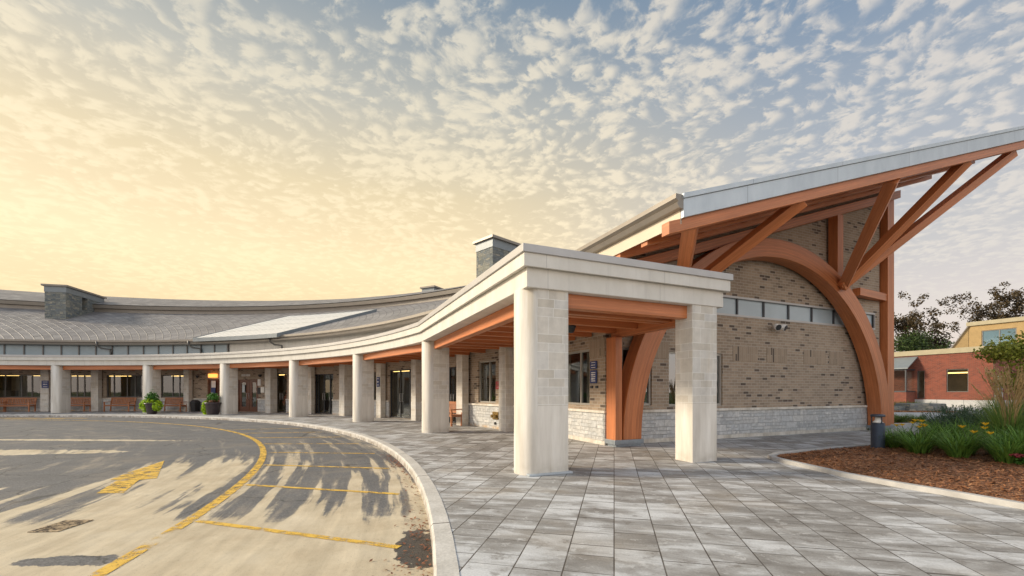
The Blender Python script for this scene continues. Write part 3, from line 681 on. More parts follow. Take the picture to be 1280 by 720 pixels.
def window(parent, mp, a, b_, za, zb, mull=(), trans=(), frame='frame', glass='glass', w=0.055, name='window'):
    f = MB()
    for s in (a+w/2, b_-w/2): block(f, mp, s-w/2, s+w/2, za, zb, 0.05, 0.13)
    for z in (za, zb-w): block(f, mp, a+w, b_-w, z, z+w, 0.055, 0.125)
    for s in mull: block(f, mp, s-w*0.5, s+w*0.5, za+w, zb-w, 0.06, 0.12)
    for z in trans: block(f, mp, a+w, b_-w, z-w*0.4, z+w*0.4, 0.065, 0.115)
    o = f.build(name, M[frame], parent)
    es = [a]+sorted(mull)+[b_]
    for x0, x1 in zip(es, es[1:]):
        g = MB(); g.poly([mp(x0+w*.4, za+w*.5, 0.095), mp(x1-w*.4, za+w*.5, 0.095), mp(x1-w*.4, zb-w*.5, 0.095), mp(x0+w*.4, zb-w*.5, 0.095)])
        g.build('pane', M[glass], o)
    return o

# ------------------------------------------------------------------ the curved building behind the walkway
RW = 31.6
def mw(s, z, d): return RP(RW+d, s/RW, z)
def S(px, R=RW): return ray_ang(px, R)*RW
curved = empty('curved_building', RP(RW, R_(75)), 0, 'long curved low building with grey shingle roof, stone chimneys and lit windows behind the colonnade', 'building')
_MB = MB
class PB(_MB):                                    # mesh builder in world space, linked under a placed root
    def build(s, name, mat, parent=None, bevel=0.0, fix=True):
        o = _MB.build(s, name, mat, parent, bevel, fix)
        if parent is not None:
            loc = parent.location.copy()
            p = parent.parent
            while p is not None: loc += p.location; p = p.parent
            if loc.length > 0: o.data.transform(Matrix.Translation(-loc))
        return o
MB = PB
s_lo, s_hi = R_(29.8)*RW, R_(131)*RW
wins = [ # px left, px right, z0, z1, mullions px
    (-60, -14, 0.95, 2.5, (-45, -30)), (-8, 53, 0.95, 2.5, (5.5, 26, 39)), (86, 115.5, 0.95, 2.5, (95.5, 104.5)), (133, 178, 0.95, 2.5, (141.5, 158, 168)),
    (201, 231, 0.95, 2.5, (215, 223.5)), (598, 619.5, 0.93, 2.52, (610.5,)), (466, 472, 0.9, 2.4, ())]
doors = [(259.5, 283, 0.02, 2.2), (297, 323, 0.02, 2.15), (345, 358.5, 0.02, 2.5), (393.5, 416.5, 0.02, 2.4), (487, 516.5, 0.02, 2.45), (560, 571.5, 0.02, 2.4)]
ops = [(S(b), S(a), z0, z1) for a, b, z0, z1, *_ in wins+doors]
w = MB(); wall(w, mw, s_lo, s_hi, 0.0, 3.64, ops, 1.0); w.build('wall', M['brick'], curved)
edges = sorted([(S(b), S(a)) for a, b, *_ in doors]); cur = s_lo; segs = []
for a, b in edges: segs.append((cur, a)); cur = b
segs.append((cur, s_hi))
pl, sl = MB(), MB()
for a, b in segs:
    if b-a < 0.15: continue
    block(pl, mw, a, b, 0.0, 0.82, -0.06, 0.02); block(sl, mw, a, b, 0.82, 0.89, -0.10, 0.03)
pl.build('plinth', M['plinth'], curved); sl.build('sill', M['lime'], curved)
for a, b, z0, z1, mu in wins: window(curved, mw, S(b), S(a), z0, z1, [S(m) for m in mu], frame='lightframe' if a > 590 else 'frame')
def door(px0, px1, z0, z1, mull, kind):
    a, b = S(px1), S(px0)
    o = window(curved, mw, a, b, z0, z1, [S(m) for m in mull], (), 'doorwood' if kind == 'wood' else 'dark', 'glass', 0.09 if kind == 'wood' else 0.06, 'door')
    if kind == 'wood':
        g = MB(); es = [a]+sorted(S(m) for m in mull)+[b]
        for x0, x1 in zip(es, es[1:]):
            block(g, mw, x0+0.05, x1-0.05, 0.06, 0.35, 0.07, 0.11)
            block(g, mw, x0+0.05, x0+0.05+(x1-x0)*0.24, 0.35, z1-0.1, 0.071, 0.111); block(g, mw, x1-0.05-(x1-x0)*0.24, x1-0.05, 0.35, z1-0.1, 0.071, 0.111)
            block(g, mw, x0+0.05+(x1-x0)*0.24, x1-0.05-(x1-x0)*0.24, 1.95, z1-0.1, 0.072, 0.112)
        g.build('door_panel', M['doorwood'], o)
    m = (a+b)/2
    g = MB(); 
    for q in (-0.1, 0.1): g.tube([mw(m+q, 0.85, 0.05), mw(m+q, 0.85, -0.02), mw(m+q, 1.25, -0.02), mw(m+q, 1.25, 0.05)], 0.014, 6)
    g.build('handle', M['cap'], o)
    return o
door(259.5, 283, 0.02, 2.2, (271,), 'wood'); door(297, 323, 0.02, 2.15, (310,), 'wood'); door(345, 358.5, 0.02, 2.5, (), 'glass')
door(393.5, 416.5, 0.02, 2.4, (397, 404, 411.5), 'glass'); door(487, 516.5, 0.02, 2.45, (499, 511), 'glass'); door(560, 571.5, 0.02, 2.4, (), 'glass')
# rooms behind the glass
g = MB(); block(g, mw, s_lo, s_hi, 0.0, 2.9, 4.2, 4.3, 2.0); g.build('room_wall', M['room'], curved)
g = MB(); block(g, mw, s_lo, s_hi, 2.78, 2.84, 0.25, 4.2, 2.0); g.build('ceiling', M['room'], curved)
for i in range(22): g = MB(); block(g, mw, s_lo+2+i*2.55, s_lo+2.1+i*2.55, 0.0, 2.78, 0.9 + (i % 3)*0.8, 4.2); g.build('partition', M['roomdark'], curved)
random.seed(5)
for i in range(26):
    s = s_lo+3+i*1.9
    if s > R_(72)*RW: g = MB(); block(g, mw, s, s+random.uniform(0.6, 1.3), 0.0, random.uniform(0.7, 1.5), 1.2, 1.8); g.build('cabinet', M['roomdark'], curved)
for a, b in ((-8, 5), (8, 26), (40, 52), (87, 94), (97, 103), (106, 115), (135, 140), (142.5, 158), (159, 162), (215, 222), (224, 231), (303, 308), (346, 357), (398, 404), (405, 411), (490, 498), (501, 510), (561, 570)):
    s0, s1 = ray_ang(b, RW+1.2)*RW, ray_ang(a, RW+1.2)*RW
    g = MB(); block(g, mw, s0, s1, 2.46, 2.56, 1.15, 1.35); g.build('interior_lamp_or_fill', M['warmlight'], curved)  # strips behind the doors are added warm fill, those behind windows are lamps
# piers against the wall
for px, wd, R in ((58, 0.5, 31.2), (120.5, 0.48, 31.2), (235, 0.42, 31.2), (337, 0.5, 31.0), (389, 0.4, 31.25), (430, 0.5, 31.0), (476, 0.42, 31.2), (520, 0.42, 31.2), (578, 0.48, 31.2), (632.5, 0.48, 31.2), (-11, 0.45, 31.2)):
    a = ray_ang(px, R+0.15)*RW; g = MB()
    block(g, mw, a-wd/2, a+wd/2, 0.0, 2.98, R-RW, -0.1); g.build('pier', M['limeblock'], curved, 0.012)
# clerestory, gutter, roofs
A0, A1 = R_(27.5), R_(131); NR = 70
def ring_strip(name, mat, pts, closed=False, a0=A0, a1=A1, n=NR, parent=curved):
    g = MB(); pr = pts+[pts[0]] if closed else pts; pl_ = [0.0]
    for p, q in zip(pr, pr[1:]): pl_.append(pl_[-1]+math.dist(p, q))
    for i in range(n):
        a, b = a0+(a1-a0)*i/n, a0+(a1-a0)*(i+1)/n
        for j in range(len(pr)-1):
            (r0, z0), (r1, z1) = pr[j], pr[j+1]
            g.poly([RP(r0, b, z0), RP(r0, a, z0), RP(r1, a, z1), RP(r1, b, z1)], [(b*36, pl_[j]), (a*36, pl_[j]), (a*36, pl_[j+1]), (b*36, pl_[j+1])])
    return g.build(name, mat, parent)
ns = 28
A2 = ray_ang(285, 31.5)
for i in range(ns):
    a, b = A2+(A1-A2)*i/ns, A2+(A1-A2)*(i+1)/ns
    g = MB(); g.hexa([RP(31.5, b-0.001, 3.66), RP(31.5, a+0.001, 3.66), RP(31.56, a+0.001, 3.66), RP(31.56, b-0.001, 3.66), RP(31.5, b-0.001, 4.5), RP(31.5, a+0.001, 4.5), RP(31.56, a+0.001, 4.5), RP(31.56, b-0.001, 4.5)])
    g.build('clerestory_panel', M['ringpanel'], curved)
for i in range(ns+1):
    g = MB(); a = A2+(A1-A2)*i/ns; p = RP(31.52, a, 4.1); e = Vector((math.cos(a), math.sin(a), 0)); g.box(p, (0.14, 0.07, 0.9), e); g.build('mullion', M['frame'], curved)
ring_strip('upper_wall', M['fascia'], [(31.57, 3.64), (31.57, 4.75)])
ring_strip('gutter', M['gutter'], [(31.2, 4.50), (31.02, 4.54), (30.98, 4.62), (31.03, 4.66), (30.95, 4.72), (30.95, 4.84), (31.4, 4.88), (31.4, 4.5)], True)
ZR = lambda R: 4.86+0.36*(R-31.1)
roof = ring_strip('roof', M['shingle'], [(31.05, ZR(31.05)), (34.4, ZR(34.4)), (37.7, ZR(37.7)), (41.0, ZR(41.0))])
ring_strip('clerestory_fascia', M['gutter'], [(41.0, 8.30), (40.9, 8.34), (40.9, 8.68), (40.7, 8.70), (40.65, 8.98), (41.0, 9.02)])
ring_strip('upper_roof', M['shingle'], [(40.64, 9.03), (44.0, 10.15), (47.5, 11.0), (54, 9.0)], a0=R_(38))
ring_strip('back_wall', M['brick'], [(53.8, 9.06), (53.8, 0.0)], a0=R_(38))
g = MB(); g.poly([RP(R, R_(38), z) for R, z in ((41, 0), (53.8, 0), (53.8, 9.0), (47.5, 10.95), (44, 10.1), (41, 9.0))]); g.build('end_wall', M['brick'], curved)
for px in (121.5, 236, 338):
    a = ray_ang(px, 31.0); e = Vector((math.cos(a), math.sin(a), 0)); t = Vector((-e.y, e.x, 0)); p = RP(30.95, a, 4.6)
    g = MB(); g.tube([p+Vector((0,0,0.15)), p-Vector((0,0,0.12)), p+e*0.25-Vector((0,0,0.30))-t*0.12, p+e*0.45-Vector((0,0,0.34))-t*0.5, p+e*0.45-Vector((0,0,0.9))-t*0.55], 0.055, 8)
    g.build('downspout', M['frame'], curved)
# raised metal roof over the entrance
def on_roof(px, py, off=0.0):
    t, q = (px-640)/FPX, (HZ-py)/FPX; lo, hi = 12.0, 60.0
    fn = lambda y: EYE+q*y-(ZR(math.hypot(t*y-CX, y-CY))+off)
    y = lo
    while fn(y)*fn(y+0.05) > 0 and y < hi: y += 0.05
    return Vector((t*y, y, EYE+q*y))
def polar(p): return math.hypot(p.x-CX, p.y-CY), math.atan2(p.y-CY, p.x-CX)
c0, c1, c2, c3 = [polar(on_roof(*p)) for p in ((241, 426), (346, 420.5), (471, 389.5), (361, 397.5))]
g = MB(); N = 8
def bil(i, j):
    s, t = i/N, j/N
    r = (c0[0]*(1-s)+c1[0]*s)*(1-t)+(c3[0]*(1-s)+c2[0]*s)*t; a = (c0[1]*(1-s)+c1[1]*s)*(1-t)+(c3[1]*(1-s)+c2[1]*s)*t
    return r, a
def bp(i, j, off): r, a = bil(i, j); return RP(r, a, ZR(r)+off)
for i in range(N):
    for j in range(N): g.poly([bp(i, j, .17), bp(i+1, j, .17), bp(i+1, j+1, .17), bp(i, j+1, .17)], [(i*1.1, j*1.2), ((i+1)*1.1, j*1.2), ((i+1)*1.1, (j+1)*1.2), (i*1.1, (j+1)*1.2)])
em = g.build('entrance_roof', M['seam'], curved)
g = MB()
for i in range(N):
    for jj in (0, N): g.poly([bp(i, jj, -.05), bp(i+1, jj, -.05), bp(i+1, jj, .2), bp(i, jj, .2)])
    for ii in (0, N): g.poly([bp(ii, i, -.05), bp(ii, i+1, -.05), bp(ii, i+1, .2), bp(ii, i, .2)])
g.build('flashing', M['slateband'], em)
def chimney(R, ang, wd, ln, zt, z0):
    e = Vector((math.cos(ang), math.sin(ang), 0)); t = Vector((-e.y, e.x, 0)); p = RP(R, ang)
    def bx(g, r0, r1, t0, t1, za, zb): 
        q = [p+e*r0+t*t0, p+e*r0+t*t1, p+e*r1+t*t1, p+e*r1+t*t0]
        g.hexa([x+Vector((0,0,za)) for x in q]+[x+Vector((0,0,zb)) for x in q])
    g = MB(); bx(g, 0, ln*.40, 0, wd, z0, zt-0.6); bx(g, ln*.54, ln, 0, wd, z0, zt-0.6); bx(g, ln*.4, ln*.54, 0.0, wd, z0, ZR(R+ln*.5)+0.25)
    bx(g, ln*.4, ln*.54, 0.7, wd-0.0, ZR(R+ln*.5)+0.25, zt-0.6)
    o = g.build('chimney', M['chimney'], curved)
    g = MB(); bx(g, -0.03, ln+0.03, -0.03, wd+0.03, zt-0.6, zt-0.14); g.build('chimney_band', M['slateband'], o)
    g = MB(); bx(g, -0.16, ln+0.16, -0.16, wd+0.16, zt-0.14, zt); g.build('chimney_cap', M['gutter'], o)
chimney(37.6, R_(103.9), 1.4, 4.5, 9.95, 5.4)
chimney(36.3, R_(44.4), 1.4, 4.5, 9.95, 5.4)
chimney(45.2, R_(63.8), 1.3, 3.0, 10.9, 8.0)

# ------------------------------------------------------------------ covered walkway
walk = empty('covered_walkway', (RP(29.2, R_(60))), 0, 'curved covered walkway of pale stone columns with a stepped pale fascia and orange timber beams', 'colonnade')
RF = 28.78
a_c2 = ray_ang(527, RF); angs = [a_c2+(R_(131)-a_c2)*i/60 for i in range(61)][::-1]
outer = [RP(RF, a) for a in angs]
cA, cB, cC = H(-3.60, -2.98), H(0.66, -2.98), H(0.66, 0.02)
path = [(p.x, p.y) for p in outer+[cA, cB, cC]]
g = MB(); g.sweep(path, [(0.0, 3.0), (0.0, 3.32), (-0.5, 3.32), (-0.5, 3.0)]); g.build('fascia_band', M['fascia'], walk, 0.012)
g = MB(); g.sweep(path, [(0.09, 3.30), (0.09, 3.52), (-0.4, 3.52), (-0.4, 3.33), (-0.05, 3.33)]); g.build('cornice', M['fascia'], walk, 0.012)
g = MB(); g.sweep(path, [(0.125, 3.515), (0.125, 3.64), (-0.35, 3.66), (-0.35, 3.53)]); g.build('roof_cap', M['cap'], walk, 0.006)
def deck(z, name, mat, off):
    g = MB()
    for a, b in zip(angs, angs[1:]): g.poly([RP(RF+off, a, z), RP(RF+off, b, z), RP(31.62 if z > 3.2 else RW, b, z), RP(31.62 if z > 3.2 else RW, a, z)], [(a*30, 0), (b*30, 0), (b*30, 3.2), (a*30, 3.2)])
    P = [outer[-1]+Vector((off, 0, 0)), cA+U*off+V*off, cB-U*off+V*off, cC-U*off, H(0, 0), H(0, 3.9), RP(RW, a_c2)]
    # split into convex pieces
    P = [Vector((p.x, p.y, z)) for p in P]
    for q in ((1, 2, 3, 4), (0, 1, 4, 5), (0, 5, 6)): g.poly([P[i] for i in q], [((P[i]-B0).dot(V), (P[i]-B0).dot(U)) for i in q])
    return g.build(name, mat, walk)
deck(3.01, 'soffit', M['soffit'], 0.2); deck(3.5, 'roof_deck', M['cap'], 0.2)
# columns: rounded nose towards the drive, coursed sides
def column_mesh(zt=3.02, wd=0.6, nose=0.25, ln=0.57):
    g = MB(); out = [(0, -wd/2), (ln, -wd/2), (ln, wd/2), (0, wd/2)]
    ns_ = [(-nose*math.sin(math.pi*i/12), wd/2*math.cos(math.pi*i/12)) for i in range(13)]
    def side(p, q, z0, z1, u0):
        L = math.dist(p, q); g.poly([(p[0], p[1], z0), (q[0], q[1], z0), (q[0], q[1], z1), (p[0], p[1], z1)], [(u0, z0), (u0+L, z0), (u0+L, z1), (u0, z1)]); return u0+L
    u = 0.0
    for p, q in zip(out, out[1:]):
        g.cur = 1; u2 = side(p, q, 1.12, zt, u); g.cur = 0; side(p, q, 0.0, 1.12, u); u = u2
    g.cur = 0; g.smooth = True; u = 0
    for p, q in zip(ns_, ns_[1:]): u = side(p, q, 0.0, zt, u)
    g.smooth = False
    g.poly([(x, y, zt) for x, y in out+ns_[1:-1]])
    return g
def column(loc, rz, zt=3.02):
    o = _MB.build(column_mesh(zt), 'column', [M['lime'], M['limeblock']], walk); o.location = Vector(loc)-walk.location; o.rotation_euler.z = rz; return o
cangs = []
for px in (543, 453, 372, 285, 188.6, 74.6):
    a = ray_ang(px, 29.2); cangs.append(a); column(RP(29.03, a), a)
for d in (1, 2): a = cangs[5]+R_(12.3)*d; cangs.append(a); column(RP(29.03, a), a)
c1 = column(H(-3.39, -2.93+0.3), ang_h)
g = _MB(); g.prism([(-0.16, -0.34), (0.63, -0.34), (0.63, 0.34), (-0.16, 0.34)], 0.0, 0.035); g.build('footing', M['zinc'], c1)
# square column at the end
def sq_column():
    g = _MB()
    for za, zb, mi, o in ((0, 1.12, 0, 0.0), (1.12, 3.02, 1, 0.0)):
        g.cur = mi; P = [(0,0), (0.63,0), (0.63,0.45), (0,0.45)]; u = 0
        for i in range(4):
            p, q = P[i], P[(i+1) % 4]; L = math.dist(p, q)
            g.poly([(p[0],p[1],za), (q[0],q[1],za), (q[0],q[1],zb), (p[0],p[1],zb)], [(u,za), (u+L,za), (u+L,zb), (u,zb)]); u += L
    g.poly([(0,0,3.02), (0.63,0,3.02), (0.63,0.45,3.02), (0,0.45,3.02)])
    o = g.build('column', [M['lime'], M['limeblock']], walk, 0.01); o.location = H(-0.12, -2.96)-walk.location; o.rotation_euler.z = ang_h
sq_column()
# timber: edge beams, rafters
def wbeam(name, p, q, w_, z0, z1):
    g = MB(); g.beam(Vector((p.x, p.y, (z0+z1)/2)), Vector((q.x, q.y, (z0+z1)/2)), w_, z1-z0); return g.build(name, M['wood'], walk, 0.008)
cc = sorted(cangs)
for a, b in zip(cc, cc[1:]): wbeam('edge_beam', RP(29.22, a), RP(29.22, b), 0.2, 2.74, 3.0)
wbeam('edge_beam', RP(29.22, cc[0]), H(-3.2, -2.55), 0.2, 2.74, 3.0)
wbeam('edge_beam', H(-2.8, -2.72), H(0.15, -2.72), 0.2, 2.76, 3.0)
wbeam('edge_beam', H(0.2, -2.9), H(0.2, -0.1), 0.2, 2.70, 2.99)
wbeam('edge_beam', H(-3.0, -2.1), H(0.1, -2.1), 0.16, 2.8, 3.0)
a = cc[0]+0.02
while a < R_(120):
    wbeam('rafter', RP(29.3, a), RP(31.5, a), 0.13, 2.80, 3.0); a += 1.15/30.5
c2in = RP(29.3, cc[0])
for i in range(9):
    t = (i+0.5)/9; p = c2in*(1-t)+H(-3.1, -2.3)*t; vv = (p-B0).dot(V)
    ue = -0.05 if vv > 0.1 else 0.1
    q = H(ue, vv) if vv < 3.9 else RP(31.5, math.atan2((p+U*3-Vector((CX,CY,0))).y, (p+U*3-Vector((CX,CY,0))).x))
    wbeam('rafter', p, q, 0.13, 2.80, 2.995)

# ------------------------------------------------------------------ the brick hall with its timber arch and rising roof
hall = empty('brick_hall', H(0, 0), 0, 'tall taupe brick hall with a timber arch and a roof sweeping up to the right', 'building')
ZB = lambda u: 4.25+0.332*(u+0.7)
mf = lambda s, z, d: H(s, d, z)                   # front wall, s along u
ms = lambda s, z, d: H(d, s, z)                   # side wall, s along v
fops = [(0.53, 1.49, 0.98, 2.5), (2.07, 4.09, 0.95, 2.45), (0.15, 11.62, 3.57, 4.17)]
w = MB(); wall(w, mf, 0.0, 11.9, 0.0, lambda s: ZB(s)+0.2, fops, 3.0, 0.14)
wall(w, ms, 0.0, 16.0, 0.0, 4.5, [(0.72, 2.18, 0.98, 2.5)], 4.0, 0.14)
w.poly([H(11.9,0,0), H(11.9,16,0), H(11.9,16,ZB(11.9)+.2), H(11.9,0,ZB(11.9)+.2)], [(0,0), (16,0), (16,8.6), (0,8.6)])
w.poly([H(0,16,0), H(11.9,16,0), H(11.9,16,ZB(11.9)+.2), H(0,16,4.5)], [(0,0), (11.9,0), (11.9,8.6), (0,4.5)])
w.build('wall', M['brick'], hall)
for a, b in ((0.02, 0.53), (1.49, 2.07), (4.5, 5.55), (5.95, 6.9), (7.7, 8.8), (9.0, 9.75)): g = MB(); block(g, mf, a, b, 2.26, 2.71, -0.012, 0.05, 9); g.build('soldier_course', M['brick_up'], hall)
for a, b in ((0.02, 0.72), (2.18, 3.9)): g = MB(); block(g, ms, a, b, 2.28, 2.73, -0.012, 0.05, 9); g.build('soldier_course', M['brick_up'], hall)
g = MB(); block(g, mf, -0.07, 11.95, 0.10, 0.80, -0.07, 0.02, 9); block(g, ms, -0.065, 3.98, 0.10, 0.80, -0.07, 0.02, 9); g.build('plinth', M['plinth'], hall)
g = MB(); block(g, mf, -0.09, 11.97, -0.02, 0.10, -0.09, 0.02, 9); block(g, ms, -0.085, 3.98, -0.02, 0.10, -0.09, 0.02, 9); g.build('footing', M['lime'], hall)
g = MB(); block(g, mf, -0.11, 11.98, 0.80, 0.87, -0.115, 0.02, 9); block(g, ms, -0.105, 3.98, 0.80, 0.87, -0.115, 0.02, 9); g.build('sill', M['lime'], hall, 0.008)
window(hall, mf, 0.53, 1.49, 0.98, 2.5, (1.0,), (), 'lightframe', 'bluepane')
window(hall, mf, 2.07, 4.09, 0.95, 2.45, (2.75, 3.42), (), 'lightframe', 'bluepane')
window(hall, ms, 0.72, 2.18, 0.98, 2.5, (1.25,), (), 'lightframe', 'glass')
cm = [0.15+1.147*i for i in range(1, 10)]
f = MB()
for s_ in [0.18]+cm+[11.59]: block(f, mf, s_-0.03, s_+0.03, 3.57, 4.17, 0.03, 0.12)
f.cur = 1
for z in (3.57, 4.11): block(f, mf, 0.15, 11.62, z, z+0.06, -0.012, 0.10, 20)
for s_ in (0.15, 11.59): block(f, mf, s_, s_+.03, 3.57, 4.17, -0.011, 0.10, 20)
fr = f.build('clerestory_window', [M['dark'], M['cap']], hall)
es = [0.18]+cm+[11.59]
for x0, x1 in zip(es, es[1:]):
    g = MB(); g.poly([mf(x0+.03, 3.63, .07), mf(x1-.03, 3.63, .07), mf(x1-.03, 4.11, .07), mf(x0+.03, 4.11, .07)]); g.build('pane', M['spandrel'], fr)
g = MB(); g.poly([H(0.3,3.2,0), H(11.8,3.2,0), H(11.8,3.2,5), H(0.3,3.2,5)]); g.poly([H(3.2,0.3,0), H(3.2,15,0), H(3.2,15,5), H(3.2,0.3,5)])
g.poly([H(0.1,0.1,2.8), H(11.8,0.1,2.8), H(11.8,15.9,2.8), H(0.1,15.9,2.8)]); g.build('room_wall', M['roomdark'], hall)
for a, b in ((0.74, 1.1), (1.95, 2.16)):
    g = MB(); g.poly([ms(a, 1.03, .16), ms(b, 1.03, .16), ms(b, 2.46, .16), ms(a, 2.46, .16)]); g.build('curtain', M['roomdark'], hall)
# roof
def slab(name, mat, u0, u1, v0, v1, o0, o1, bevel=0.0, parent=None):
    g = MB(); n = max(1, int((v1-v0)/8))
    P = [H(u0, v0), H(u1, v0), H(u1, v1), H(u0, v1)]; uu = [u0, u1, u1, u0]
    lo = [p+Vector((0,0,ZB(q)+o0)) for p, q in zip(P, uu)]; hi = [p+Vector((0,0,ZB(q)+o1)) for p, q in zip(P, uu)]
    L, D, h = (u1-u0)*1.054, v1-v0, o1-o0
    o = 3.1*(u0+v0)
    g.poly(lo[::-1], [(o,o), (o,o+D), (o+L,o+D), (o+L,o)][::-1] if False else [(o,o+D), (o+L,o+D), (o+L,o), (o,o)])
    g.poly(hi, [(o,o), (o+L,o), (o+L,o+D), (o,o+D)])
    for i, l in ((0, L), (1, D), (2, L), (3, D)):
        j = (i+1) % 4; g.poly([lo[i], lo[j], hi[j], hi[i]], [(o,o), (o+l,o), (o+l,o+h), (o,o+h)])
    return g.build(name, mat, parent or hall, bevel)
UE = 14.1
def prow(name, mat, off0, off1, ue, v0):
    g = MB(); P = [(-0.41, v0), (ue, v0), (12.75, -0.9), (12.5, 0.0), (12.5, 16.2), (-0.41, 16.2)]
    lo = [H(u, v, ZB(u)+off0) for u, v in P]; hi = [H(u, v, ZB(u)+off1) for u, v in P]; uv = [(u*1.05, v) for u, v in P]
    g.poly(lo, uv); g.poly(hi, uv)
    for i in range(6): j = (i+1) % 6; g.poly([lo[i], lo[j], hi[j], hi[i]])
    return g.build(name, mat, hall)
prow('roof', M['seam'], 0.40, 0.60, UE, -2.99); prow('soffit', M['soffit'], 0.24, 0.395, UE-.1, -2.78)
slab('gable_fascia', M['zinc'], -0.45, UE+0.02, -3.07, -2.995, 0.23, 0.575, 0.005)
slab('gable_cap', M['zinc'], -0.47, UE+0.04, -3.10, -2.90, 0.58, 0.675, 0.005)
slab('edge_beam', M['wood'], -0.72, UE-0.02, -2.99, -2.79, 0.0, 0.235, 0.01)
for v0, o0, ue in ((-2.05, 0.03, 13.2), (-1.15, 0.0, 12.7)): slab('purlin', M['wood'], -0.42, ue, v0, v0+0.2, o0, 0.238, 0.01)
slab('wall_beam', M['wood'], -0.4, 12.5, -0.36, -0.03, -0.30, -0.02, 0.01)
for i in range(9):
    u0 = 0.6+i*1.42
    slab('rafter', M['wood'], u0, u0+0.14, -2.78, -0.02, 0.10, 0.242)
slab('eave_fascia', M['cream'], -0.455, -0.415, -2.99, 16.2, 0.13, 0.46)
g = MB(); z0 = ZB(-0.5)
q = [(-0.42, 0.40), (-0.55, 0.42), (-0.60, 0.50), (-0.56, 0.53), (-0.63, 0.58), (-0.63, 0.665), (-0.42, 0.665)]
for i in range(len(q)):
    (ua, oa), (ub, ob) = q[i], q[(i+1) % len(q)]
    g.poly([H(ua, -3.06, z0+oa), H(ub, -3.06, z0+ob), H(ub, 16.2, z0+ob), H(ua, 16.2, z0+oa)])
g.poly([H(u, -3.06, z0+o) for u, o in q]); g.poly([H(u, 16.2, z0+o) for u, o in q]); g.build('gutter', M['gutter'], hall)
# arch
g = MB(); NA = 64; ca = (5.85, 0.17); ro, ri = 5.68, 5.14; v0, v1 = -0.52, -0.10
def ap_(r, a, v): return H(ca[0]+r*math.cos(a), v, ca[1]+r*math.sin(a))
for i in range(NA):
    a, b = math.pi*i/NA, math.pi*(i+1)/NA
    for (r0, va), (r1, vb) in (((ri, v0), (ro, v0)), ((ro, v0), (ro, v1)), ((ro, v1), (ri, v1)), ((ri, v1), (ri, v0))):
        w_ = math.hypot(r0-r1, va-vb); k_ = (0.0, 0.6, 1.1, 1.7)[[(ri, v0), (ro, v0), (ro, v1), (ri, v1)].index((r0, va))]
        g.poly([ap_(r0, a, va), ap_(r0, b, va), ap_(r1, b, vb), ap_(r1, a, vb)], [(a*5.4, k_), (b*5.4, k_), (b*5.4, k_+w_), (a*5.4, k_+w_)])
for a in (0.0, math.pi): g.poly([ap_(ri, a, v0), ap_(ro, a, v0), ap_(ro, a, v1), ap_(ri, a, v1)])
arch = g.build('timber_arch', M['wood'], hall, 0.01)
def vbeam(name, u0, u1, va, vb, z0, z1):
    g = MB(); uc, vc = (u0+u1)/2, (va+vb)/2
    g.beam(H(uc, vc, z0), H(uc, vc, z1), u1-u0, vb-va, tuple(V)); return g.build(name, M['wood'], hall, 0.01)
vbeam('post', -0.06, 0.135, -0.50, -0.12, 0.15, 2.69)
vbeam('post', 12.02, 12.42, -0.2, 0.22, 0.12, ZB(12.2)-0.02)
vbeam('post', 8.85, 9.15, -0.36, -0.06, 4.80, ZB(9.0)-0.29)
g = MB(); g.beam(H(10.05, -0.25, 4.74), H(12.02, -0.05, 4.74), 0.24, 0.26); g.build('tie_beam', M['wood'], hall, 0.01)
nodeA, nodeB = H(1.84, -0.62, 3.80), H(8.72, -0.62, 4.80)
for nd, tops in ((nodeA, ((0.16, 4.60), (3.03, 5.385))), (nodeB, ((6.93, 6.545), (10.38, 7.76), (13.36, 8.74)))):
    for u, z in tops:
        e = H(u, -2.63, z); d = (e-nd).normalized(); ext = max(0.0, (ZB(u)+0.16-z)/max(.2, d.z-.25))
        g = MB(); g.beam(nd-d*0.15, e+d*min(ext, .35), 0.24, 0.28, tuple(V)); g.build('strut', M['wood'], hall, 0.01)
for u0, u1, va, vb in ((-0.1, 0.78, -0.53, -0.10), (10.9, 11.6, -0.53, -0.10), (12.0, 12.44, -0.22, 0.24)):
    g = MB(); q = [H(u0, va), H(u1, va), H(u1, vb), H(u0, vb)]; g.hexa([p+Vector((0,0,.06)) for p in q]+[p+Vector((0,0,.17)) for p in q])
    q = [H(u0+.06, va+.05), H(u1-.06, va+.05), H(u1-.06, vb-.05), H(u0+.06, vb-.05)]; g.hexa([p+Vector((0,0,-.02)) for p in q]+[p+Vector((0,0,.06)) for p in q])
    g.build('steel_shoe', M['steel'], hall, 0.006)

# ------------------------------------------------------------------ red brick building and upper storey behind
PR = Vector((40.1, 36.0, 0)); mr = lambda s, z, d: PR + V*s + U*d + Vector((0,0,z)); me_ = lambda s, z, d: PR + U*s + V*d + Vector((0,0,z))
rear = empty('red_brick_building', PR, 0, 'low red brick building with a pale base and glazed bay, beyond the garden', 'building')
w = MB(); wall(w, mr, 0.0, 16.0, 0.62, 4.75, [(1.52, 2.96, 1.32, 3.35), (4.5, 5.05, 0.7, 3.3)], 4, 0.2); wall(w, me_, 0.0, 10.0, 0.62, 4.75, [(0.15, 1.9, 0.62, 2.75)], 4, 0.2)
w.build('wall', M['redbrick'], rear)
g = MB(); block(g, mr, -0.05, 16, -0.1, 0.62, -0.06, 0.1, 20); block(g, me_, 1.9, 10, -0.1, 0.62, -0.06, 0.1, 20); g.build('plinth', M['concrete'], rear)
g = MB(); block(g, mr, -0.15, 16.1, 4.75, 5.2, -0.12, 0.3, 20); block(g, me_, 0.3, 10, 4.75, 5.2, -0.12, 0.3, 20); g.build('coping', M['olivecoping'], rear)
g = MB(); g.poly([mr(0,4.9,0), mr(16,4.9,0), mr(16,4.9,10), mr(0,4.9,10)]); g.build('roof', M['cap'], rear)
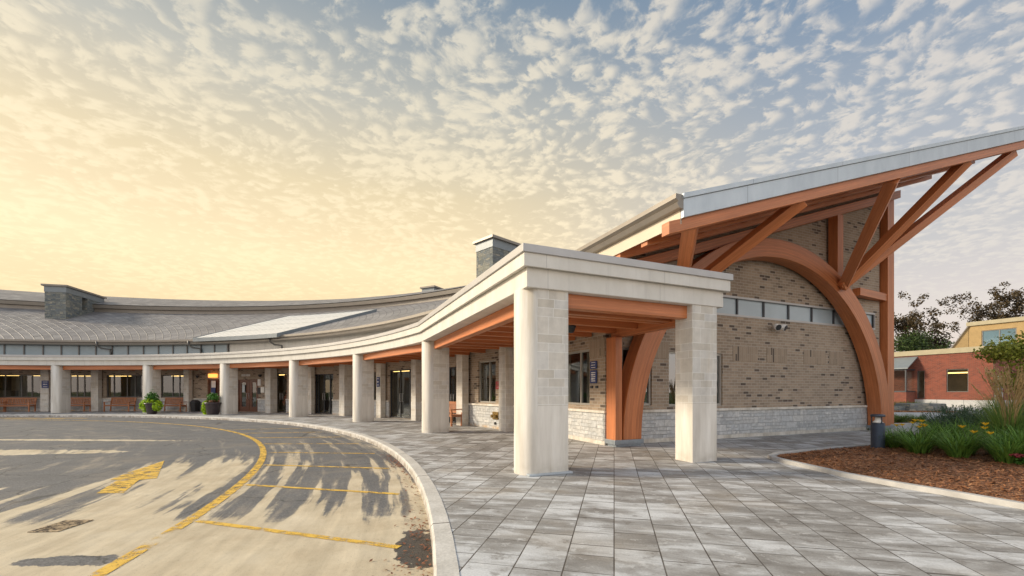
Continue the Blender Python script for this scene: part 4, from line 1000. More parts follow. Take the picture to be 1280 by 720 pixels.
window(rear, mr, 1.52, 2.96, 1.32, 3.35, (), (), 'frame', 'glass'); window(rear, mr, 4.5, 5.05, 0.7, 3.3, (), (), 'frame', 'glass')
d_ = window(rear, me_, 0.15, 1.9, 0.0, 2.7, (1.1,), (1.0,), 'cap', 'glass', 0.12, 'door')
g = MB(); block(g, mr, 0.3, 16, 0, 4.7, 3.0, 3.1, 20); block(g, mr, 0.3, 16, 0.05, 0.1, 0.3, 3.0, 20); g.build('room_wall', M['room'], rear)
g = MB(); block(g, mr, 1.2, 3.4, 3.0, 3.1, 1.2, 1.5); g.build('interior_lamp_or_fill', M['warmlight'], rear)
g = MB(); block(g, mr, 5.2, 9.2, 0.0, 1.3, -1.5, 0.0, 9); bay = g.build('bay', M['redbrick'], rear)
g = MB()
for s_ in (5.2, 6.5, 7.85, 9.1): block(g, mr, s_, s_+0.1, 1.3, 3.45, -1.5, -1.4)
for z in (1.3, 3.35): block(g, mr, 5.2, 9.2, z, z+0.12, -1.52, -1.38, 9); 
for z in (1.3, 3.35):
    g.hexa([mr(5.2,z,-1.5), mr(5.3,z,-1.5), mr(5.3,z,0), mr(5.2,z,0), mr(5.2,z+.12,-1.5), mr(5.3,z+.12,-1.5), mr(5.3,z+.12,0), mr(5.2,z+.12,0)])
g.build('bay_frame', M['dark'], bay)
g = MB(); g.poly([mr(5.25,1.4,-1.45), mr(9.15,1.4,-1.45), mr(9.15,3.4,-1.45), mr(5.25,3.4,-1.45)]); g.poly([mr(5.25,1.4,-1.45), mr(5.25,1.4,0), mr(5.25,3.4,0), mr(5.25,3.4,-1.45)]); g.build('pane', M['glass'], bay)
g = MB(); A_ = [mr(5.0,3.47,-1.7), mr(9.4,3.47,-1.7), mr(9.4,4.55,0), mr(5.0,4.55,0)]; g.hexa([p for p in A_]+[p+Vector((0,0,.1)) for p in A_]); g.build('bay_roof', M['slateband'], bay)
PU = Vector((48.6, 46.0, 0)); mu_ = lambda s, z, d: PU - V*s + U*d + Vector((0,0,z))
upp = empty('ochre_building', PU, 0, 'ochre rendered building with a wide window and sloping side wall, behind the red brick one', 'building')
w = MB(); wall(w, mu_, 0.0, 12.0, 0.0, 8.3, [(1.0, 3.5, 5.95, 7.7)], 6, 0.25); w.build('wall', M['stucco'], upp)
window(upp, mu_, 1.0, 3.5, 5.95, 7.7, (2.3,), (), 'frame', 'tealpane', 0.09)
g = MB(); block(g, mu_, -0.1, 12.2, 8.3, 8.7, -0.2, 0.4, 20); g.build('coping', M['olivecoping'], upp)
wl = lambda s, z, d: PU + Vector((-0.69, 0.72, 0))*s*0.63 + Vector((.72, .69, 0))*d + Vector((0,0,z))
g = MB(); P = [(0, 3), (2.6, 3), (2.6, 5.25), (0, 8.3)]
g.hexa([wl(0,3,-.05), wl(2.6,3,-.05), wl(2.6,3,.5), wl(0,3,.5), wl(0,8.3,-.05), wl(2.6,5.3,-.05), wl(2.6,5.3,.5), wl(0,8.3,.5)]); g.build('side_wall', M['stucco'], upp)
g = MB(); g.hexa([wl(-.1,8.38,-.2), wl(2.8,5.12,-.2), wl(2.8,5.12,.7), wl(-.1,8.38,.7), wl(-.1,8.55,-.2), wl(2.8,5.3,-.2), wl(2.8,5.3,.7), wl(-.1,8.55,.7)]); g.build('side_roof', M['gutter'], upp)

# ------------------------------------------------------------------ benches, planters, bin, signs, lamps
def bench_proto():
    r = empty('wooden_bench'); L = 1.7
    g = _MB()
    for i in range(5): g.beam((-L/2, -0.30+i*0.1, 0.435), (L/2, -0.30+i*0.1, 0.435), 0.08, 0.03)
    g.beam((-L/2, -0.33, 0.40), (L/2, -0.33, 0.40), 0.03, 0.07); g.build('seat', M['teak'], r)
    g = _MB(); g.beam((-L/2, 0.24, 0.90), (L/2, 0.24, 0.90), 0.045, 0.09); g.beam((-L/2, 0.17, 0.52), (L/2, 0.17, 0.52), 0.04, 0.06)
    for i in range(17): x = -L/2+0.1+i*(L-0.2)/16; g.beam((x, 0.17, 0.54), (x, 0.235, 0.88), 0.055, 0.02)
    g.build('backrest', M['teak'], r)
    for sx in (-1, 1):
        x = sx*(L/2-0.02)
        g = _MB(); g.beam((x, -0.36, 0.64), (x, 0.2, 0.66), 0.07, 0.035); g.build('armrest', M['teak'], r)
        g = _MB(); g.beam((x, -0.32, 0), (x, -0.32, 0.63), 0.06, 0.06); g.build('leg', M['teak'], r)
        g = _MB(); g.beam((x, 0.13, 0), (x, 0.15, 0.45), 0.06, 0.06); g.beam((x, 0.15, 0.45), (x, 0.245, 0.93), 0.06, 0.055); g.build('leg', M['teak'], r)
        g = _MB(); g.beam((x, -0.3, 0.39), (x, 0.14, 0.39), 0.045, 0.07); g.build('side_rail', M['teak'], r)
    return r
bp_ = bench_proto()
for i, (px, R, lab) in enumerate(((23, 31.05, 'slatted teak bench under the lit windows left of the blue-signed pier'), (-17, 31.05, 'slatted teak bench cut off by the left edge of the picture'),
        (94, 31.05, 'slatted teak bench half hidden behind the leftmost round-nosed column'), (151, 31.05, 'slatted teak bench under the wide window between two columns, fully in view'),
        (217, 31.05, 'slatted teak bench right behind the lime green planter'), (560, 31.05, 'slatted teak bench glimpsed beside the glass door, right behind the second nearest column'))):
    o = bp_ if i == 0 else copy_tree(bp_)
    a = ray_ang(px, R); o.location = RP(R, a); o.rotation_euler.z = a-R_(90)
    tag(o, lab, 'bench', 'teak benches along the walkway')
def leaves(g, n, c, rad, size, seed=0, up=0.3, shape=0.6, shell=0.35, droop=0.0):
    rnd = random.Random(seed)
    for _ in range(n):
        while True:
            p = Vector((rnd.uniform(-1,1), rnd.uniform(-1,1), rnd.uniform(-1,1)))
            if shell < p.length < 1: break
        q = Vector((c[0]+p.x*rad[0], c[1]+p.y*rad[1], c[2]+p.z*rad[2]))
        nrm = (p + Vector((rnd.gauss(0,.6), rnd.gauss(0,.6), rnd.gauss(0,.6)+up))).normalized()
        d = nrm.orthogonal().normalized(); d = Matrix.Rotation(rnd.uniform(0,6.28), 3, nrm) @ d; d.z -= droop; d.normalize()
        sd = nrm.cross(d).normalized(); L = size*rnd.uniform(.6,1.3); w = L*shape*.5
        g.poly([q-d*L*.5, q+sd*w, q+d*L*.5, q-sd*w])
def planter(loc, kind, lab, rz):
    r = empty('planter_pot', loc, rz, lab, 'planter', 'planted pots by the kerb')
    g = _MB(); g.lathe([(0.20,0), (0.24,0.03), (0.33,0.5), (0.35,0.58), (0.39,0.60), (0.39,0.66), (0.34,0.66), (0.33,0.6)] if kind == 0 else [(0.26,0), (0.30,0.03), (0.38,0.62), (0.43,0.64), (0.43,0.72), (0.38,0.72), (0.36,0.66)], seg=28); g.build('pot', M['pot'], r)
    g = _MB(); g.lathe([(0.0, 0.6), (0.34, 0.6)], cap=False); g.build('soil', M['soil'], r)
    if kind == 0:
        g = _MB(); leaves(g, 420, (-0.36,-0.08,0.48), (0.3,0.32,0.40), 0.13, 1, 0.2, .8, .3, .5); leaves(g, 260, (0.40,0,0.50), (0.22,0.3,0.33), 0.12, 2, .2, .8, .3, .5); leaves(g, 120, (0.0,-0.1,0.82), (0.34,0.3,0.14), 0.11, 4, .2, .8, .2)
        g.build('trailing_foliage', M['lime_leaf'], r)
        g = _MB(); leaves(g, 380, (0.0,0,1.0), (0.34,0.32,0.32), 0.15, 3, .5, .5, .1); leaves(g, 40, (0.05,0,1.36), (0.3,0.25,0.14), 0.08, 6, .8, .3, .1)
        g.build('upright_foliage', M['greenleaf'], r)
    else:
        g = _MB(); leaves(g, 460, (-0.44,-0.05,0.42), (0.22,0.28,0.44), 0.12, 5, .2, .8, .25, .5); g.build('trailing_foliage', M['lime_leaf'], r)
        g = _MB(); leaves(g, 330, (0.02,0,1.0), (0.34,0.3,0.30), 0.16, 8, .5, .5, .1); g.build('upright_foliage', M['greenleaf'], r)
        g = _MB(); leaves(g, 130, (0.05,-0.05,0.80), (0.36,0.3,0.10), 0.08, 9, .5, .9, .1); g.build('orange_flowers', M['debris'], r)
a = ray_ang(190, 28.1); planter(RP(28.1, a), 0, 'round dark pot with lime green foliage spilling over both sides, before the column', a-R_(90))
a = ray_ang(266, 28.5); planter(RP(28.5, a), 1, 'taller dark pot with lime green foliage trailing on one side, left of a column', a-R_(90))
a = ray_ang(244, 31.2)
r = empty('litter_bin', RP(31.2, a), a-R_(90), 'black litter bin against the stone plinth between a pier and a wooden door', 'bin')
g = _MB()
def taper(g, w0, w1, z0, z1): g.hexa([Vector((x*w0, y*w0, z0)) for x, y in ((-1,-1), (1,-1), (1,1), (-1,1))]+[Vector((x*w1, y*w1, z1)) for x, y in ((-1,-1), (1,-1), (1,1), (-1,1))])
taper(g, .17, .21, 0, .62); g.build('body', M['black'], r, 0.02)
g = _MB(); taper(g, .225, .225, .62, .67); taper(g, .2, .12, .67, .78); g.build('lid', M['dark'], r, 0.015)

def sign(mp, s, z, wd, ht, name, mat, label, group=None, marks=3, off=-0.03, cat='sign'):
    p = mp(s, z, off-0.01); r = empty(name, p, 0, label, cat, group)
    g = PB(); block(g, mp, s-wd/2, s+wd/2, z-ht/2, z+ht/2, off-0.012, off+0.012, 5); g.build('plate', M[mat], r, 0.003)
    if marks:
        g = PB()
        for i in range(marks):
            zz = z+ht*(0.32-0.64*i/max(1, marks-1)) if marks > 1 else z
            if i % 2 == 1 and marks > 2:
                block(g, mp, s-wd*.30, s+wd*.12, zz-ht*.035, zz+ht*.035, off-0.016, off-0.012, 5)
                t = [(s+wd*.08, zz-ht*.09), (s+wd*.34, zz), (s+wd*.08, zz+ht*.09)]
                g.poly([mp(a_, b_, off-0.016) for a_, b_ in t])
            else: block(g, mp, s-wd*.34, s+wd*.28, zz-ht*.03, zz+ht*.03, off-0.016, off-0.012, 5)
        g.build('marking', M['white'], r)
    return r
mp_ = lambda s, z, d: mw(s, z, d-0.4)
sign(mp_, ray_ang(57, 31.2)*RW, 1.84, 0.42, 0.5, 'wall_sign', 'bluesign', 'navy blue sign on the stone pier right of the leftmost bench')
sign(lambda s, z, d: mw(s, z, d-0.4), ray_ang(475.5, 31.3)*RW, 1.85, 0.26, 0.5, 'wall_sign', 'bluesign', 'narrow navy sign on a slim pier seen just right of the third nearest column')
sign(ms, 0.49, 2.05, 0.30, 0.20, 'wall_sign', 'bluesign', 'upper of two navy signs with white arrows on the brick corner behind the nearest column', None, 3)
sign(ms, 0.49, 1.74, 0.30, 0.34, 'wall_sign', 'bluesign', 'lower of two navy signs with white arrows on the brick corner behind the nearest column', None, 5)
for s_, lab in ((0.60, 'small dark bell push left of another below the navy signs'), (0.36, 'small dark bell push right of another below the navy signs')):
    g = PB(); block(g, ms, s_-0.05, s_+0.05, 1.44, 1.50, -0.03, 0.0); tag(g.build('bell_push', M['dark']), lab, 'bell push')
sg = S(623.5)
sign(mw, sg, 1.66, 0.30, 0.11, 'wall_sign', 'redsign', 'upper of two small red signs beside the pier right of a curtained window', None, 1)
sign(mw, sg, 1.51, 0.30, 0.13, 'wall_sign', 'redsign', 'lower of two small red signs beside the pier right of a curtained window', None, 1)
sign(mw, S(324.5), 1.95, 0.26, 0.42, 'notice', 'white', 'white paper notice right of the wooden double door', None, 0, cat='notice')
sign(mw, S(324.3), 1.40, 0.28, 0.42, 'intercom_box', 'black', 'black box on the wall below a white notice, right of the wooden double door', None, 0, cat='box')
sign(mw, S(328.6), 1.46, 0.30, 0.36, 'notice', 'lens', 'pale notice beside the black wall box, right of the wooden double door', None, 0, cat='notice')
sign(mw, S(304.5), 1.55, 0.22, 0.5, 'poster', 'spandrel', 'pale blue poster on the left leaf of the wooden double door', None, 0, 0.0, 'poster')
sign(mw, S(267), 1.85, 0.34, 0.45, 'poster', 'white', 'white and blue poster on the door behind the taller planter, upper sheet', None, 0, 0.0, 'poster')
sign(mw, S(266.6), 1.42, 0.34, 0.42, 'poster', 'bluesign', 'blue poster below a white one on the door behind the taller planter', None, 0, 0.0, 'poster')
g = PB(); s0 = S(308.5)
for i, (dx, w_) in enumerate(((-.3, .08), (-.17, .09), (-.04, .06), (.08, .10), (.22, .08), (.34, .06))): block(g, mw, s0+dx, s0+dx+w_, 2.36, 2.50, -0.05, -0.01)
tag(g.build('raised_lettering', M['white']), 'row of small white raised characters above the wooden double door', 'lettering')
g = PB(); s0 = S(268); block(g, mw, s0-.3, s0+.3, 2.30, 2.55, -0.22, -0.02); tag(g.build('wall_lamp', M['orangelight'], None, 0.03), 'glowing orange lamp over the door behind the taller planter', 'lamp')
def lamp(loc, label, name='dome_lamp', up=False, cat='lamp'):
    g = _MB(); s_ = 1 if not up else -1
    g.lathe([(0.11, 0), (0.11, 0.04), (0.09, 0.05), (0.085, 0.10), (0.06, 0.15), (0.0, 0.165)][::1], seg=18, cap=False)
    o = one(name, g, M['black'], label, cat, loc); o.rotation_euler.x = 0 if up else math.pi; return o
lamp(H(-1.55, -0.9, 2.80), 'small black dome lamp hanging under the canopy beams between the nearest columns')
lamp(mw(S(249), 2.45, -0.15), 'small black dome lamp high on the wall above the litter bin')
lamp(mw(S(327.5), 2.45, -0.15), 'small black dome lamp high on the wall right of the wooden double door')
fl = empty('floodlight', H(6.27, 0, 3.36), ang_h, 'twin-headed white floodlight on the brick wall under the clerestory strip', 'floodlight')
g = _MB(); g.lathe([(0.07,0), (0.07,0.05), (0.03,0.06)], seg=14); o = g.build('bracket', M['white'], fl); o.rotation_euler.x = R_(90)
for sx in (-1, 1):
    g = _MB(); g.tube([(0.03*sx, -0.05, 0), (0.10*sx, -0.12, 0.0)], 0.025, 8); g.tube([(0.10*sx, -0.10, 0.02), (0.125*sx, -0.16, -0.01), (0.16*sx, -0.27, -0.06)], [0.05, 0.085, 0.105], 14)
    h_ = g.build('lamp_head', M['white'], fl)
    g = _MB(); c = Vector((0.161*sx, -0.272, -0.061)); d = Vector((.035*sx, -.11, -.05)).normalized(); g.tube([c, c+d*0.012], 0.09, 14); g.build('lens', M['dark'], h_)
s0 = S(621.5); bc = empty('hose_connection', mw(s0, 0.46, -0.07), 0, 'aged brass twin hose connection on the stone plinth beside a pier', 'hose connection')
g = PB(); block(g, mw, s0-.2, s0+.2, .34, .62, -0.09, -0.06); g.build('plate', M['brass'], bc, 0.01)
for q in (-.09, .09):
    g = PB(); g.tube([mw(s0+q, .47, -.08), mw(s0+q, .46, -.2)], 0.06, 12); g.build('outlet', M['brass'], bc)
g = PB(); g.tube([mw(s0, .2, -.06), mw(s0, .2, -.11)], 0.05, 12); tag(g.build('wall_tap', M['black']), 'small dark tap on the plinth below the brass hose connection', 'tap')
# flowers shown in the tall window
g = PB(); s0 = S(352.5)
for i in range(9):
    c = mw(s0+random.uniform(-.35,.35), 0.4+i*0.24, 0.55); leaves(g, 46, c, (.2,.2,.2), 0.13, 40+i, .2, .9, .2)
M['orangeflower'] = leaf_mat('orange_flower', (0.45,0.06,0.03), (0.6,0.2,0.05), (0.6,0.4,0.12), 0.2)
tag(g.build('flower_display', M['orangeflower']), 'tall display of orange and red flowers behind the narrow glass beside a pier', 'flowers')

# drain and gutter litter
def sandy_mat():
    m, nt, b = new_mat('sand_caked_iron'); k = NT(nt); n = k.noise(k.coord('Object'), 14, 4, .7)
    k.put(b.inputs['Base Color'], k.ramp(n, [(0.42, (0.07,0.055,0.045)), (0.56, (0.52,0.40,0.25))])); b.inputs['Roughness'].default_value = .9; return m
M['sandy'] = sandy_mat()
dr = empty('drain_cover', (-4.95, 4.75, ROAD_Z+0.004), R_(4), 'half buried dark slotted drain cover in the sand of the drive', 'drain cover')
g = _MB(); 
for x in (-.14, .14): g.box((x, 0, 0.003), (0.02, .42, .006))
for y in (-.20, .20): g.box((0, y, 0.003), (0.26, .02, .006))
g.build('frame', M['sandy'], dr)
g = _MB()
for i in range(9): g.box((0, -.17+i*.0425, 0.0025), (0.26, .018, .005))
g.build('grate', M['sandy'], dr)
g = MB(); rnd = random.Random(12)
for i in range(900):
    th = R_(rnd.choice([rnd.uniform(5, 14), rnd.uniform(5, 24), rnd.uniform(22, 26)])); rr = 26.84-abs(rnd.gauss(0, .12 if th > R_(12) else .22))
    p = RP(rr, th, ROAD_Z+0.012); a = rnd.uniform(0, 6.28); l = rnd.uniform(.008, .028); d = Vector((math.cos(a), math.sin(a), rnd.uniform(-.3,.3)))*l; s_ = Vector((-math.sin(a), math.cos(a), rnd.uniform(-.3,.3)))*l*.5
    g.poly([p-d, p+s_, p+d, p-s_])
for i in range(120):
    p = Vector((-2.12+rnd.gauss(0,.16), 9.75+rnd.gauss(0,.22), ROAD_Z+0.014)); 
    if (p-Vector((CX,CY,p.z))).length > 26.82: continue
    a = rnd.uniform(0, 6.28); l = rnd.uniform(.02, .05); d = Vector((math.cos(a), math.sin(a), rnd.uniform(-.2,.4)))*l; s_ = Vector((-math.sin(a), math.cos(a), rnd.uniform(-.3,.3)))*l*.5
    g.poly([p-d, p+s_, p+d, p-s_])
tag(g.build('leaf_litter', M['debris'], fix=False), 'dry brown leaves and grit gathered along the kerb of the drive', 'leaf litter', kind='stuff')
# bollard
bo = empty('bollard_light', (8.07, 9.53, 0.06), 0, 'short blue grey bollard light with a clear lens at the corner of the mulch bed', 'bollard')
g = _MB(); g.lathe([(0.15,0), (0.15,0.03), (0.125,0.04), (0.125,0.60)], seg=24); g.build('post', M['bluegrey'], bo)
g = _MB(); g.lathe([(0.055,0.60), (0.10,0.61), (0.05,0.66), (0.045,0.73)], seg=20); g.build('reflector', M['lens'], bo)
for i in range(3):
    a = i*2.094+.5; g = _MB(); g.tube([(0.105*math.cos(a), 0.105*math.sin(a), .6), (0.105*math.cos(a), 0.105*math.sin(a), .74)], .012, 6); g.build('rod', M['bluegrey'], bo)
g = _MB(); g.lathe([(0.125,0.735), (0.13,0.745), (0.13,0.775), (0.11,0.79), (0.0,0.795)], seg=24); g.build('cap', M['bluegrey'], bo)

# ------------------------------------------------------------------ planting
def blades(g, n, r0, L, w, rnd, arch=1.0, up=1.2, seg=5, lean=0.0):
    for _ in range(n):
        a = rnd.uniform(0, 6.283); p = Vector((math.cos(a)*rnd.uniform(0, r0), math.sin(a)*rnd.uniform(0, r0), 0)); b = a+rnd.gauss(0, .5)
        d = Vector((math.cos(b)*rnd.uniform(.25, .9), math.sin(b)*rnd.uniform(.25, .9), up)).normalized(); l = L*rnd.uniform(.65, 1.15); ww = w*rnd.uniform(.7, 1.2)
        side = Vector((-math.sin(b), math.cos(b), 0)); prev = None; k = arch*rnd.uniform(.6, 1.4)
        for i in range(seg+1):
            t = i/seg; wd = ww*(1-t**2.2)*(.75+.25*math.sin(t*3.14))
            cur = (p-side*wd/2, p+side*wd/2)
            if prev: g.poly([prev[0], prev[1], cur[1], cur[0]] if i < seg else [prev[0], prev[1], p])
            prev = cur; p = p+d*(l/seg); d = Vector((d.x+math.cos(b)*.08*k, d.y+math.sin(b)*.08*k, d.z-.30*k*(.35+t))).normalized()
protos = []
for v in range(4):
    rnd = random.Random(100+v); r = empty('daylily_clump')
    g = _MB(); blades(g, 210, .16, .82, .022, rnd); g.build('leaves', M['lily'], r, fix=False); protos.append(r)
def add_flowers(r, n, rnd, h=.62):
    for i in range(n):
        a = rnd.uniform(0, 6.28); q = Vector((math.cos(a)*rnd.uniform(.1,.32), math.sin(a)*rnd.uniform(.1,.32), h*rnd.uniform(.7,1.0)))
        g = _MB(); g.tube([(0,0,0.05), q*0.55+Vector((0,0,.1)), q], .005, 5); st = g.build('stem', M['stem'], r)
        g = _MB()
        for k in range(6):
            b = k*1.047; d = Vector((math.cos(b), math.sin(b), .95)); s_ = Vector((-math.sin(b), math.cos(b), 0))
            g.poly([q, q+d*.036+s_*.022, q+d*.066+Vector((0,0,-.006)), q+d*.036-s_*.022])
        g.build('flower', M['petal'], st, fix=False)
rnd = random.Random(21); spots = []
def front(x, y): return (x-7.45)*2.7+(y-9.35)*1.1      # > 0 on the planted side
tries = 0
fixed = [(8.42,9.45), (8.05,8.55), (8.2,7.95), (8.45,7.35), (8.7,6.75), (8.55,9.1), (8.75,8.35), (9.05,7.6), (9.35,6.9)]
spots += fixed
while len(spots) < 112 and tries < 9000:
    tries += 1; x, y = rnd.uniform(8.3, 19), rnd.uniform(5.6, 14.2)
    if x/y > 1.75 or not in_poly(x, y, BED) or bed_dist(x, y, BED) < .35 or front(x, y) < .9: continue
    pxx = 640+FPX*x/y
    if y > 9.9 and pxx < 1150: continue
    if y > 11.5 and pxx < 1175: continue
    if any(math.hypot(x-a, y-b) < .44 for a, b in spots): continue
    spots.append((x, y))
used = set(); cat_n = 0
for i, (x, y) in enumerate(spots):
    z = bed_h(x, y); low = max(.70, min(1.0, .70+(640+FPX*x/y-1110)/330))
    if y > 10.6 and rnd.random() < .6:
        if cat_n == 0:
            cp = empty('flowering_shrub'); g = _MB(); leaves(g, 1500, (0,0,.34), (.52,.52,.42), .075, 61, .5, .35, .25); g.build('leaves', M['catmint'], cp, fix=False)
            g = _MB(); rr = random.Random(5)
            for k in range(46):
                a = rr.uniform(0,6.28); e = Vector((math.cos(a)*rr.uniform(.1,.6), math.sin(a)*rr.uniform(.1,.6), rr.uniform(.65,.98))); g.tube([e*.5, e], .004, 4)
                leaves(g, 7, e, (.025,.025,.07), .04, 200+k, .2, .6, .1)
            g.build('flower_spikes', M['catmint'], cp, fix=False); o = cp
        else: o = copy_tree(cp)
        cat_n += 1
        tag(o, 'blue green bushy perennial with thin flower spikes at the back of the garden bed', 'shrub', 'blue green perennials behind the daylilies')
        o.location = (x, y, z-.02); o.scale = (1, 1, rnd.uniform(.75, .9)*low); o.rotation_euler.z = rnd.uniform(0, 6.28); continue
    k = i % 4
    o = protos[k] if k not in used else copy_tree(protos[k]); used.add(k)
    o.location = (x, y, z-.02); o.rotation_euler.z = rnd.uniform(0, 6.28); sc = rnd.uniform(.78, .98) if i < 9 else rnd.uniform(.8, 1.02); o.scale = (sc, sc, sc*low)
    tag(o, 'strappy green daylily clump in the front row at the edge of the mulch' if i < 5 else 'strappy green daylily clump among others further back in the bed', 'daylily', 'daylilies along the mulch' if i < 5 else 'daylilies deeper in the bed')
for i, n in ((0, 5), (2, 5), (5, 3), (10, 2), (14, 2), (18, 2), (22, 2), (27, 2)):
    x, y = spots[i]; r = empty('flowering_daylily', (x+.1, y-.12, bed_h(x, y)), 0, None, 'daylily', 'daylilies in yellow bloom')
    lab = {0: 'yellow daylily blooms on short stems right beside the bollard light', 2: 'yellow daylily blooms at the front middle of the bed'}.get(i, 'yellow daylily blooms scattered among the clumps further back')
    r['label'] = lab; add_flowers(r, n, random.Random(300+i), .62 if i < 9 else .85)
def tall_grass(loc, seed, h, lab, plumes):
    rnd = random.Random(seed); r = empty('ornamental_grass', loc, 0, lab, 'ornamental grass', 'tall ornamental grasses at the right')
    g = _MB(); blades(g, 320, .25, h*.85, .016, rnd, .55, 1.9, 6); g.build('leaves', M['grassblade'], r, fix=False)
    g = _MB()
    for i in range(plumes):
        a = rnd.uniform(0, 6.28); e = rnd.uniform(.2, .75)*h*.5; top = Vector((math.cos(a)*e, math.sin(a)*e, h*rnd.uniform(.9, 1.15)))
        m_ = Vector((top.x*.35, top.y*.35, top.z*.6)); g.tube([(0,0,.1), m_, top], [.005,.004,.003], 4, False)
        dd = (top-m_).normalized()
        for j in range(26):
            t = j/26; c = top-dd*.30*(1-t)*1.2; s_ = Vector((rnd.gauss(0,1), rnd.gauss(0,1), rnd.gauss(0,1))).normalized()*.03*(1-t*.6)
            g.poly([c, c+dd*.05+s_, c+dd*.08])
    g.build('plumes', M['straw'], r, fix=False)
tall_grass((10.75, 9.35, .08), 1, 1.55, 'tall arching ornamental grass with straw plumes at the right edge, nearest of two', 46)
tall_grass((12.4, 10.6, .08), 2, 1.7, 'tall arching ornamental grass with straw plumes behind another at the right edge', 40)
sd = empty('sedum_plant', (8.62, 6.95, .08), 0, 'low plant with flat crimson flower heads at the right edge of the mulch', 'sedum')
g = _MB(); leaves(g, 420, (0,0,.12), (.34,.34,.16), .07, 71, .6, .6, .1); g.build('leaves', M['greenleaf'], sd, fix=False)
for i, (x, y, z, r_) in enumerate(((-.2,-.05,.27,.10), (0.0,-.22,.24,.12), (.1,.05,.34,.13), (-.08,.16,.36,.11), (.28,-.1,.28,.11), (-.3,.16,.22,.09), (.22,-.3,.2,.1))):
    g = _MB(); leaves(g, 150, (x,y,z), (r_,r_,.035), .028, 80+i, 1.0, .9, .1); g.build('flower_head', M['sedum'], sd, fix=False)
# loose yellow-green shrub
def woody(name, loc, h, spread, mat, lab, cat, seed, nleaf, lsize, depth=4, trunk=.12, group=None, base=.35, airy=.5, shape=.6):
    rnd = random.Random(seed); r = empty(name, loc, 0, lab, cat, group); tr = _MB(); lf = _MB(); tips = []
    def grow(p, d, L, rad, lev):
        n = 3; pts = [p]; rs = [rad]
        for i in range(n):
            d = (d+Vector((rnd.gauss(0,.16), rnd.gauss(0,.16), rnd.gauss(.05,.08)))).normalized(); pts.append(pts[-1]+d*(L/n)); rs.append(rad*(1-.45*(i+1)/n))
        tr.tube(pts, rs, 6 if lev < 2 else 4, False)
        if lev >= depth: tips.append(pts[-1]); tips.append(pts[-2]); return
        if lev >= depth-1: tips.append(pts[-1])
        for k in range(rnd.randint(2, 4) if lev else 5):
            a = rnd.uniform(0, 6.28); nd = (d*rnd.uniform(.5,1.0)+Vector((math.cos(a)*spread, math.sin(a)*spread, rnd.uniform(-.1,.5)))).normalized()
            i = rnd.randint(1, n) if lev else rnd.randint(2, n); grow(pts[i], nd, L*rnd.uniform(.55,.8), rs[i]*.68, lev+1)
    grow(Vector((0,0,0)), Vector((rnd.gauss(0,.05), rnd.gauss(0,.05), 1)), h*base, trunk, 0)
    mz = max(t.z for t in tips); k = h/mz
    per = max(3, nleaf//len(tips))
    for t in tips: leaves(lf, int(per*rnd.uniform(.4,1.6)), t, (lsize*airy*6, lsize*airy*6, lsize*airy*4.2), lsize, rnd.randint(0,10**6), .3, shape, 0.0)
    t_ = tr.build('trunk', M['bark'], r, fix=False); l_ = lf.build('crown', M[mat], r, fix=False)
    r.scale = (k, k, k); return r
woody('leafy_shrub', (14.75, 11.7, .08), 2.85, .42, 'shrubleaf', 'loose yellow green shrub with small leaves at the right edge behind the grasses', 'shrub', 4, 6500, .085, 4, .05)
woody('tree', (57.5, 60, -.1), 15.0, .75, 'treeleaf', 'bronze leaved open crowned tree left of another beyond the red brick building', 'tree', 12, 7000, .30, 4, .35, 'trees behind the far buildings', .35, .33)
woody('tree', (72.5, 64, -.1), 17.0, 1.0, 'treeleaf', 'bronze leaved wide crowned tree at the right behind the ochre building', 'tree', 31, 8500, .32, 4, .4, 'trees behind the far buildings', .42, .33)
woody('tree', (92, 66, -.1), 16.0, .9, 'treeleaf', 'bronze leaved tree standing alone well right of the ochre building', 'tree', 57, 7000, .33, 4, .38, 'trees behind the far buildings', .4, .35)
woody('round_tree', (51.0, 53, -.1), 8.7, .8, 'darkleaf', 'low dense dark green round tree over the red brick roof', 'tree', 44, 6500, .3, 4, .25, None, .4, .7)
# small far beds beyond the hall
g = MB(); g.hexa([(24.8,28.2,-.02), (29,27.6,-.02), (30.5,31,-.02), (26,31.5,-.02), (24.8,28.2,.10), (29,27.6,.06), (30.5,31,.06), (26,31.5,.10)]); tag(g.build('garden_bed', M['mulch']), kind='structure')
g = MB(); g.hexa([(14.9,16.9,-.02), (18.3,17.6,-.02), (18.6,20,-.02), (15.4,20,-.02), (14.9,16.9,.06), (18.3,17.6,.06), (18.6,20,.06), (15.4,20,.06)]); tag(g.build('garden_bed', M['mulch']), kind='structure')
g = MB(); g.beam((14.6,16.6,.06), (18.4,17.4,.06), .18, .14); tag(g.build('bed_edging', M['paver_edge'], bevel=.01), kind='structure')
for i, (x, y, z, sx) in enumerate(((26.4, 29.6, .12, 1.5), (27.7, 29.3, .3, 1.3))):
    g = MB(); g.hexa([Vector((x+a*sx, y+b*.6, q)) for q, kx in ((.04, 1), (z+.25, .93)) for a, b in ((-kx,-kx), (kx,-kx), (kx,kx), (-kx,kx))]); o = g.build('stone_ledge', M['chimney'], None, .04)
    tag(o, ('lower flat grey stone ledge in the small far bed', 'upper flat grey stone ledge in the small far bed')[i], 'stone')
mp0 = None
